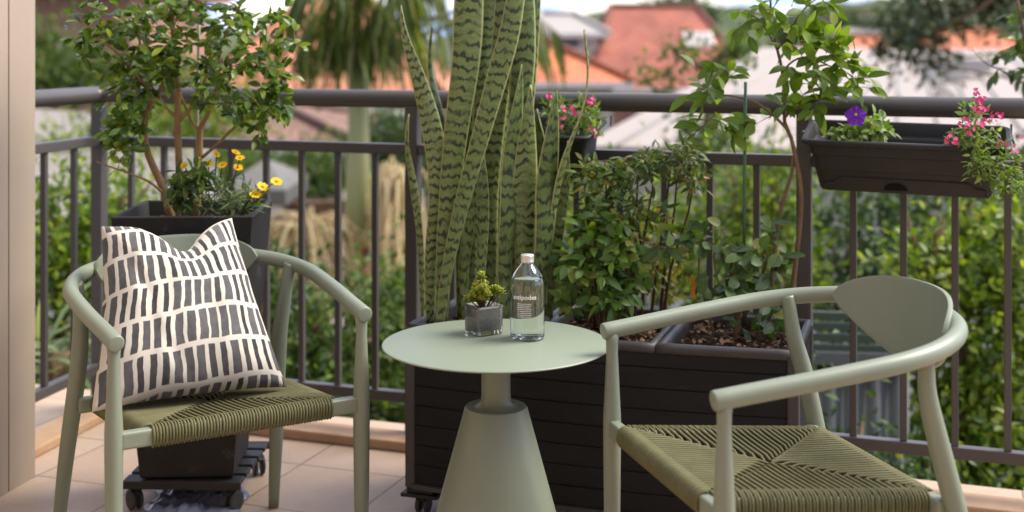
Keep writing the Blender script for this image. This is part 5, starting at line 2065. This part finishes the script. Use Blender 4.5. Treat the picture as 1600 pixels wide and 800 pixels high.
M['ringm'] = mat('palm_ring', (.55, .30, .12), .7, .2, (.4, .2, .08), 12)
b = MB()
b.lathe([(.10, zr - .05), (.16, zr - .03), (.165, zr + .01), (.14, zr + .03)], (px0, PY, 0), 24, cap=False)
b.build('ring', M['ringm'], pm)


def frond(az, ln, el, sag, tw=0., nlf=34, lmax=.72, hang=.55):
    base = np.array([px0, PY, zt + .05])
    h = np.array([math.cos(az), math.sin(az), 0])
    k = 18
    t = np.linspace(0, 1, k)
    pts = base + h * (ln * (t * math.cos(el) * (1 - .12 * t * t)))[:, None] + np.array([0, 0, 1.]) * (ln * (t * math.sin(el) - sag * t ** 2.0))[:, None]
    b = MB()
    b.tube(pts, np.linspace(.028, .004, k), 6)
    fr_ = b.build('frond', M['greentwig'], pm)
    tan = nrm(np.gradient(pts, axis=0))
    pos, d, up, lnn = [], [], [], []
    for q in np.linspace(.16, .99, nlf):
        f = q * (k - 1)
        i = min(int(f), k - 2)
        p = pts[i] * (1 - (f - i)) + pts[i + 1] * (f - i)
        tn = tan[i]
        sd_ = nrm(np.cross(tn, [0, 0, 1.]))
        for sg in (-1, 1):
            pos.append(p)
            d.append(sd_ * sg * .55 + tn * .45 + np.array([0, 0, -hang]) + rng.normal(size=3) * .12)
            up.append(np.array([0, 0, 1.]) + sd_ * sg * .6 + rng.normal(size=3) * .15)
            lnn.append(lmax * (math.sin(min(1, q * 1.15 + .12) * math.pi * .86) ** .6) * (.85 + .3 * rng.random()))
    pos, d, up, lnn = np.array(pos), np.array(d), np.array(up), np.array(lnn)
    ok = (pos + nrm(d) * lnn[:, None] * [1, 1, 1.15])[:, 2] > zt - .16 + .55 * rng.random(len(pos)) ** 2
    pos, d, up, lnn = pos[ok], d[ok], up[ok], lnn[ok]
    n = len(pos)
    leaf_mesh('leaflets', np.array(pos), np.array(d), np.array(up), np.array(lnn), .03, M['lf_palm'], fr_, 'strap', .35, rnd=np.clip(rng.normal(.42, .25, n), 0, 1))


for (az, ln, el, sag, hang) in ((R(200), 2.1, R(56), .80, .9), (R(225), 2.1, R(66), .92, .9), (R(250), 2.0, R(68), .95, .9), (R(270), 1.8, R(66), .95, .9),
                                (R(-68), 2.0, R(68), .93, .9), (R(-40), 2.2, R(66), .88, .9), (R(-5), 2.9, R(40), .60, 1.0), (R(-25), 2.5, R(52), .70, 1.1), (R(40), 2.2, R(62), .86, .8), (R(75), 2.0, R(64), .9, .8), (R(110), 2.1, R(62), .86, .8),
                                (R(2), 3.2, R(46), .62, 1.1), (R(180), 2.2, R(72), .86, 1.0), (R(215), 2.8, R(74), .72, 1.0), (R(20), 3.0, R(72), .66, 1.0), (R(-30), 2.9, R(75), .72, 1.0), (R(-80), 2.6, R(78), .7, 1.0), (R(255), 2.7, R(76), .72, 1.0), (R(100), 3.0, R(76), .7, 1.0), (R(212), 1.4, R(36), .7, .9), (R(-55), 1.3, R(42), .75, .9)):
    frond(az, ln, el, sag, hang=hang)


def strands(c0, spread, n, ln, seed):
    """dry flower stalk: straw strands arching out and hanging"""
    r_ = np.random.default_rng(seed)
    b = MB()
    c0 = np.array(c0)
    for i in range(n):
        st = c0 + r_.normal(size=3) * np.array([.04, .04, .03])
        o = r_.normal(size=3) * np.array([spread, .12, .1])
        hgt = ln * (.7 + .5 * r_.random())
        pts = [st, st + o * .5 + [0, 0, .10 + .08 * r_.random()], st + o * .95 + [0, 0, -.05 * r_.random()], st + o * 1.15 + [0, 0, -hgt * .5], st + o * 1.2 + r_.normal(size=3) * .03 + [0, 0, -hgt]]
        b.tube(smooth_path(pts, 12), .0115, 4, cap=False)
    ob = b.build('dry_flower_stalk', M['straw'], pm)
    a = ob.data.attributes.new('rnd', 'FLOAT', 'POINT')
    nv = len(ob.data.vertices)
    per = nv // n
    a.data.foreach_set('value', np.repeat(r_.random(n), per)[:nv].astype(np.float32))
    a = ob.data.attributes.new('rib', 'FLOAT', 'POINT')
    a.data.foreach_set('value', np.ones(nv, np.float32))


strands(P(478, 372, PY - .35), .22, 150, .62, 1)
strands(P(455, 400, PY - .25), .16, 90, .55, 4)
strands(P(622, 300, PY - .3), .085, 130, .55, 2)
strands(P(618, 350, PY - .3), .07, 50, .35, 3)
b = MB()
for q in (P(480, 372, PY - .35), P(620, 302, PY - .3)):
    b.tube(smooth_path([np.array([px0, PY, zr - .02]), (q + np.array([px0, PY, zr])) / 2 + [0, 0, .12], q + [0, 0, .05]], 10), .022, 6)
b.build('stalk_arm', M['straw'], pm)


# ------------------------------------------------------------------ houses
def tile_roof_mat(name, c1, c2, sc_=3.2):
    m, nt, b = new_mat(name)
    tc = N(nt, 'ShaderNodeTexCoord')
    br = N(nt, 'ShaderNodeTexBrick')
    br.inputs['Scale'].default_value = sc_
    br.inputs['Brick Width'].default_value = .8
    br.inputs['Row Height'].default_value = .95
    br.inputs['Mortar Size'].default_value = .05
    br.inputs['Color1'].default_value = (*c1, 1)
    br.inputs['Color2'].default_value = (*c2, 1)
    br.inputs['Mortar'].default_value = (*[k * .45 for k in c1], 1)
    mp = N(nt, 'ShaderNodeMapping')
    L(nt, tc.outputs['UV'], mp.inputs[0])
    L(nt, mp.outputs[0], br.inputs['Vector'])
    n = N(nt, 'ShaderNodeTexNoise')
    n.inputs['Scale'].default_value = .9
    n.inputs['Detail'].default_value = 7
    L(nt, tc.outputs['Object'], n.inputs['Vector'])
    r = N(nt, 'ShaderNodeMapRange')
    r.inputs[1].default_value = .35
    r.inputs[2].default_value = .7
    r.inputs[3].default_value = .72
    r.inputs[4].default_value = 1.2
    L(nt, n.outputs[0], r.inputs[0])
    c = mixcol(nt, 1., br.outputs[0], r.outputs[0], 'MULTIPLY')
    L(nt, c, b.inputs['Base Color'])
    b.inputs['Roughness'].default_value = .75
    return m


M['tile_orange'] = tile_roof_mat('orange_roof_tile', (.54, .135, .045), (.60, .19, .08))
M['tile_pink'] = tile_roof_mat('salmon_roof_tile', (.52, .19, .10), (.60, .26, .155))
M['tile_red'] = tile_roof_mat('brick_red_roof_tile', (.29, .075, .042), (.35, .105, .06))
M['tile_brown'] = tile_roof_mat('brown_roof_tile', (.20, .105, .07), (.26, .14, .095))
M['metal_pale'] = mat('pale_metal_roof', (.30, .255, .22), .6, .3, (.34, .29, .25), .5)
M['metal_white'] = mat('white_roof_sheet', (.36, .335, .31), .6, .3, (.32, .30, .28), .6)
M['render_white'] = mat('white_render', (.55, .51, .46), .8, .2, (.5, .46, .41), .8)
M['render_peach'] = mat('peach_render', (.60, .43, .32), .8, .2, (.66, .5, .38), .5)
M['brick'] = tile_roof_mat('pink_brick', (.42, .21, .15), (.48, .27, .20), 4)
M['glass_dark'] = mat('window_glass', (.10, .115, .13), .08, .6)
M['timber'] = mat('brown_timber', (.22, .12, .065), .7, .3, (.15, .085, .05), 6)
M['fascia'] = mat('fascia_white', (.62, .58, .53), .5, .3)


def roof_faces(b, vs, fs):
    b.add(vs, fs, 0, False)


def add_uv(o):
    """planar uv per face: along the eave and up the slope"""
    me = o.data
    uvl = me.uv_layers.new(name='UVMap')
    for p in me.polygons:
        nn = Vector(p.normal)
        h = Vector((0, 0, 1)).cross(nn)
        if h.length < 1e-4:
            h = Vector((1, 0, 0))
        h.normalize()
        v = nn.cross(h)
        for li in p.loop_indices:
            co_ = me.vertices[me.loops[li].vertex_index].co
            uvl.data[li].uv = (co_.dot(h), co_.dot(v))


def house(name, label, x0, x1, y0, y1, z_eave, z_ridge, hip, wallm, roofm, over=.45, axis='x', windows=(), group='houses beyond the garden', gutter=True, chimney=None, z0=GZ):
    o = thing(name, label, 'house', ((x0 + x1) / 2, (y0 + y1) / 2, z0), group=group, world=True)
    b = MB()
    b.box(((x0 + x1) / 2, (y0 + y1) / 2, (z0 + z_eave) / 2 - .02), (x1 - x0, y1 - y0, z_eave - z0 - .04))
    w_ = b.build('wall', wallm, o)
    if wallm is M['brick']:
        add_uv(w_)
    a0, a1, c0, c1 = x0 - over, x1 + over, y0 - over, y1 + over
    b = MB()
    ze = z_eave
    t = .12
    if axis == 'x':
        ym = (c0 + c1) / 2
        rv = [(a0 + hip, ym, z_ridge), (a1 - hip, ym, z_ridge)]
    else:
        xm = (a0 + a1) / 2
        rv = [(xm, c0 + hip, z_ridge), (xm, c1 - hip, z_ridge)]
    vs = [(a0, c0, ze), (a1, c0, ze), (a1, c1, ze), (a0, c1, ze)] + rv + [(a0, c0, ze - t), (a1, c0, ze - t), (a1, c1, ze - t), (a0, c1, ze - t)]
    if axis == 'x':
        fs = [(0, 1, 5, 4), (1, 2, 5), (2, 3, 4, 5), (3, 0, 4)]
    else:
        fs = [(0, 1, 4), (1, 2, 5, 4), (2, 3, 5), (3, 0, 4, 5)]
    fs += [(6, 7, 1, 0), (7, 8, 2, 1), (8, 9, 3, 2), (9, 6, 0, 3), (9, 8, 7, 6)]
    roof_faces(b, vs, fs)
    rf = b.build('roof', roofm, o)
    add_uv(rf)
    b = MB()
    R4, R5 = np.array(rv[0]), np.array(rv[1])
    up_ = np.array([0, 0, .03])
    b.tube([R4 + up_, R5 + up_], .09, 6)
    if hip > 0:
        if axis == 'x':
            prs = ((0, R4), (3, R4), (1, R5), (2, R5))
        else:
            prs = ((0, R4), (1, R4), (2, R5), (3, R5))
        for i, q in prs:
            b.tube([np.array(vs[i]) + up_, q + up_], .08, 6)
    b.build('ridge_cap', roofm, rf)
    if gutter:
        b = MB()
        b.beam((a0, c0 - .06, ze - .06), (a1, c0 - .06, ze - .06), .10, .11)
        b.build('gutter', M['fascia'], o)
    if chimney:
        b = MB()
        b.box(chimney[:3], chimney[3:])
        ch_ = b.build('chimney', M['brick'], rf)
        add_uv(ch_)
    for (wx, wz, ww, wh) in windows:
        b = MB()
        b.box((wx, y0 - .03, wz), (ww + .12, .08, wh + .12))
        f_ = b.build('window', M['fascia'], o)
        b = MB()
        b.box((wx, y0 - .072, wz), (ww, .03, wh))
        b.build('pane', M['glass_dark'], f_)
    return o


# salmon roof left of the palm
a = P(285, 145, 27)
c = P(690, 145, 27)
house('tiled_house', 'house with a salmon orange tiled hip roof left of the palm crown', a[0] + .4, c[0] - .4, 27.5, 35, a[2] - .05, P(400, -30, 31)[2], 2.55, M['render_white'], M['tile_pink'], windows=((-5, -1, 1.2, 1.1), (-7.2, -1, 1.2, 1.1)))
# brown roof below it
a = P(330, 222, 18)
c = P(552, 218, 18)
house('tiled_house', 'house with a brown tiled roof behind the clipped hedge', a[0] - 1, c[0] - .35, 18.4, 23.4, a[2] - .05, P(430, 158, 20.5)[2], 1.9, M['render_white'], M['tile_brown'])
# white house behind the palm trunk
a = P(480, 205, 24)
house('flat_roofed_house', 'low white house behind the palm trunk', P(470, 200, 25)[0], P(668, 200, 25)[0], 25, 26.6, P(500, 185, 25)[2], P(500, 168, 26)[2], .6, M['render_white'], M['metal_white'], over=.2)
# pink brick house top left
a, c = P(40, 60, 24), P(205, 60, 24)
house('brick_house', 'pink brick house at the top left behind the round tree', a[0], c[0], 24, 30, P(60, -22, 24)[2], P(60, -70, 27)[2], 1.5, M['brick'], M['tile_brown'], windows=((P(112, 70, 24)[0], P(112, 88, 24)[2], .35, .6),))
# orange roof behind the snake plant
a, c = P(790, 128, 24), P(985, 128, 24)
house('tiled_house', 'house with a bright orange tiled hip roof right of the snake plant', a[0] - .6, c[0] - .3, 24.4, 29, a[2], P(860, 66, 26.5)[2], 1.55, M['render_white'], M['tile_orange'], over=.35, windows=((P(860, 165, 24)[0], P(860, 185, 24)[2], .8, .6),))
# white house beyond it
a, c = P(815, 60, 33), P(935, 60, 33)
house('white_house', 'white gabled house behind the bright orange roof', a[0], c[0], 33, 36, P(850, 52, 33)[2], P(850, 22, 34)[2], .8, M['render_white'], M['metal_white'], over=.25, windows=((P(890, 60, 33)[0], P(890, 66, 33)[2], .5, .3),))
# brick red roof with skylight
a, c = P(945, 135, 31), P(1165, 135, 31)
rh = house('tiled_house', 'large brick red roofed house with a pale skylight', a[0], c[0], 31.5, 40, P(1050, 138, 31)[2], P(1050, 12, 36)[2], .9, M['brick'], M['tile_red'], over=.4)
b = MB()
sk = P(1092, 55, 33.6)
sl_ = math.atan2(P(1050, 12, 36)[2] - P(1050, 138, 31)[2], 4.65)
Mx = Matrix.Rotation(sl_, 3, 'X')
zsk = P(1050, 138, 31)[2] + (33.6 - 31.1) * math.tan(sl_)
b.box((sk[0], 33.6, zsk + .05), (.75, .85, .12), rot=Mx)
f_ = b.build('skylight', M['fascia'], rh)
b = MB()
b.box((sk[0], 33.59, zsk + .115), (.60, .7, .03), rot=Mx)
b.build('pane', M['metal_white'], f_)

# big pale metal roof at the right: low gable with a raised seam
mr = thing('pale_roof_building', 'long low building with a wide pale metal roof filling the right background', 'building', (6, 20, GZ), world=True)
v_ = [P(905, 215, 13.5), P(1900, 240, 13.5), P(1620, 78, 29), P(1190, 74, 29)]
v_[0][2] = P(905, 228, 13.5)[2]
b = MB()
th = np.array([0, 0, -.14])
vs = v_ + [p + th for p in v_]
b.add(vs, [(0, 1, 2, 3), (7, 6, 5, 4), (0, 4, 5, 1), (1, 5, 6, 2), (2, 6, 7, 3), (3, 7, 4, 0)], 0, False)
rf = b.build('roof', M['metal_pale'], mr)
b = MB()
b.tube([P(1440, 105, 24) + [0, 0, .05], P(1495, 160, 17.5) + [0, 0, .04]], .04, 6)
for t in np.linspace(.06, .94, 13):
    p, q = v_[0] * (1 - t) + v_[1] * t, v_[3] * (1 - t) + v_[2] * t
    b.tube([p + [0, 0, .015], q + [0, 0, .015]], .022, 5)
b.build('roof_seam', M['metal_white'], rf)
for p_, d_ in ((P(1500, 112, 22) + np.array([0, 0, .10]), (.9, .5, .22)), (P(1486, 122, 21) + np.array([0, 0, .02]), (.45, .3, .12))):
    b = MB()
    b.box(p_, d_)
    b.build('roof_vent', M['metal_white'], rf)
b = MB()
ins_ = [v_[0] * .97 + v_[2] * .03, v_[1] * .97 + v_[3] * .03, v_[2] * .97 + v_[0] * .03, v_[3] * .97 + v_[1] * .03]
vs = [p + [0, 0, -.16] for p in ins_] + [np.array([p[0], p[1], GZ]) for p in ins_]
b.add(vs, [(0, 1, 2, 3)[::-1], (4, 5, 1, 0), (5, 6, 2, 1), (6, 7, 3, 2), (7, 4, 0, 3)], 0, False)
b.build('wall', M['render_white'], mr)
# orange roof far right
a, c = P(1335, 105, 36), P(1640, 105, 36)
house('tiled_house', 'house with an orange hip roof behind the pale metal roof at the right', P(1462, 105, 36)[0], P(1690, 105, 36)[0], 36.4, 42, P(1500, 112, 36)[2], P(1500, 48, 39)[2], 1.8, M['render_peach'], M['tile_orange'], over=.4)
house('tiled_house', 'low house with a narrow strip of orange roof beyond the slender tree', P(1310, 80, 40)[0], P(1478, 80, 40)[0], 40.5, 45, P(1400, 80, 40)[2], P(1400, 58, 42.5)[2], 1.4, M['render_white'], M['tile_orange'], over=.4)
a, c = P(1318, 60, 55), P(1376, 60, 55)
house('white_house', 'small white house with a flat top below the apartment block', a[0], c[0], 55, 58, P(1340, 50, 55)[2], P(1340, 47, 56)[2], .8, M['render_white'], M['metal_white'], over=.1, gutter=False)
# apartments on the skyline
for lab, p0, p1, t in (('peach apartment block on the skyline at the right', 1345, 1392, 17), ('small peach building on the skyline left of the dark round tree', 1284, 1318, 27)):
    a, c = P(p0, 45, 95), P(p1, 45, 95)
    zt_ = P(p0, t, 95)[2]
    o = thing('apartment_block', lab, 'building', (a[0], 95, GZ), group='peach buildings on the skyline', world=True)
    b = MB()
    b.box(((a[0] + c[0]) / 2, 97, (GZ + zt_) / 2), (c[0] - a[0], 4, zt_ - GZ))
    b.build('wall', M['render_peach'], o)
    b = MB()
    b.box(((a[0] + c[0]) / 2, 97, zt_ + .08), (c[0] - a[0] + .4, 4.4, .16))
    b.build('roof', M['tile_brown'], o)
    for k in range(3):
        wx = a[0] + (c[0] - a[0]) * (k + .5) / 3
        b = MB()
        b.box((wx, 94.97, zt_ - .7), (.35, .08, .5))
        f_ = b.build('window', M['fascia'], o)
        b = MB()
        b.box((wx, 94.925, zt_ - .7), (.28, .03, .42))
        b.build('pane', M['glass_dark'], f_)

# pale shed roof at the left
sh_ = thing('garden_shed', 'low shed with a pale sheet roof behind the left railing', 'shed', (-3.2, 12, GZ), world=True)
v_ = [P(20, 345, 9.5), P(345, 318, 9.5), P(330, 190, 15), P(30, 168, 15)]
b = MB()
vs = v_ + [p - [0, 0, .08] for p in v_]
b.add(vs, [(0, 1, 2, 3), (7, 6, 5, 4), (0, 4, 5, 1), (1, 5, 6, 2), (2, 6, 7, 3), (3, 7, 4, 0)], 0, False)
b.build('roof', mat('pale_shed_roof', (.20, .18, .16), .7, .2, (.25, .225, .20), .8), sh_)
b = MB()
ins_ = [v_[0] * .97 + v_[2] * .03, v_[1] * .97 + v_[3] * .03, v_[2] * .97 + v_[0] * .03, v_[3] * .97 + v_[1] * .03]
vs = [p + [0, 0, -.1] for p in ins_] + [np.array([p[0], p[1], GZ]) for p in ins_]
b.add(vs, [(0, 1, 2, 3)[::-1], (4, 5, 1, 0), (5, 6, 2, 1), (6, 7, 3, 2), (7, 4, 0, 3)], 0, False)
b.build('wall', M['render_white'], sh_)

# little roofed pavilion near the palm
pg = thing('garden_pavilion', 'small pavilion with a grey roof and brown timber posts left of the palm', 'pavilion', (-2.8, 13.6, GZ), world=True)
b = MB()
q0, q1 = P(345, 318, 13.6), P(452, 318, 13.6)
b.box(((q0[0] + q1[0]) / 2, 14.2, q0[2] + .08), (q1[0] - q0[0], 1.6, .16))
b.add([(q0[0], 13.4, q0[2] + .165), (q1[0], 13.4, q0[2] + .165), (q1[0] - .35, 14.2, q0[2] + .42), (q0[0] + .35, 14.2, q0[2] + .42), (q0[0], 15, q0[2] + .165), (q1[0], 15, q0[2] + .165)], [(0, 1, 2, 3), (1, 5, 2), (5, 4, 3, 2), (4, 0, 3)], 0, False)
b.build('roof', mat('grey_roof', (.12, .115, .11), .6, .3, (.15, .145, .14), 2), pg)
b = MB()
b.box(((q0[0] + q1[0]) / 2, 13.5, q0[2] - .06), (q1[0] - q0[0] - .1, .1, .12))
b.build('fascia_board', M['fascia'], pg)
for x_ in (355, 418):
    b = MB()
    p = P(x_, 330, 13.5)
    b.beam((p[0], 13.55, GZ), (p[0], 13.55, p[2] - .02), .15, .15, up=(0, 1, 0))
    b.build('post', M['timber'], pg, bevel=.01)
b = MB()
p, q = P(432, 330, 14.3), P(545, 325, 14.3)
for dd_, w_ in ((np.zeros(3), .18), (np.array([0, .8, -.18]), .14)):
    b = MB()
    b.beam(p + dd_, q + dd_, w_, w_)
    b.build('timber_beam', M['timber'], pg)

# corrugated fence behind the planter
fe = thing('corrugated_fence', 'grey corrugated metal fence behind the long planter and armchair', 'fence', (1.2, 5.3, GZ), world=True)
b = MB()
FY = 5.35
nx = 220
xs = np.linspace(.5, 1.64, nx)
ztop = P(1350, 560, FY)[2]
G = np.array([[(x, FY + .018 * math.sin(x * 2 * math.pi / .09) - .12 * (x - 1), z) for z in (GZ, ztop)] for x in xs])
b.grid(G)
o = b.build('sheet', mat('fence_grey', (.095, .10, .098), .5, .4, (.12, .125, .122), 2), fe)
s_ = o.modifiers.new('t', 'SOLIDIFY')
s_.thickness = .004
b = MB()
b.beam((.5, FY + .06, ztop + .015), (1.64, FY - .077, ztop + .015), .07, .05)
b.build('capping', mat('fence_cap', (.13, .14, .135), .5, .4), fe)
b = MB()
for k in range(4):
    z = ztop + .05 + .045 * k
    b.beam((.5, FY + .07, z), (1.64, FY - .067, z), .02, .032)
b.build('slat_top', mat('fence_hedge_reflection', (.06, .085, .06), .5, .4), fe)  # the hedge's dark reflection is put into the slat colour
for x_ in (.52, 1.62):
    b = MB()
    b.beam((x_, FY + .1, GZ), (x_, FY + .1, ztop + .24), .05, .05, up=(0, 1, 0))
    b.build('post', M['rail'], fe)
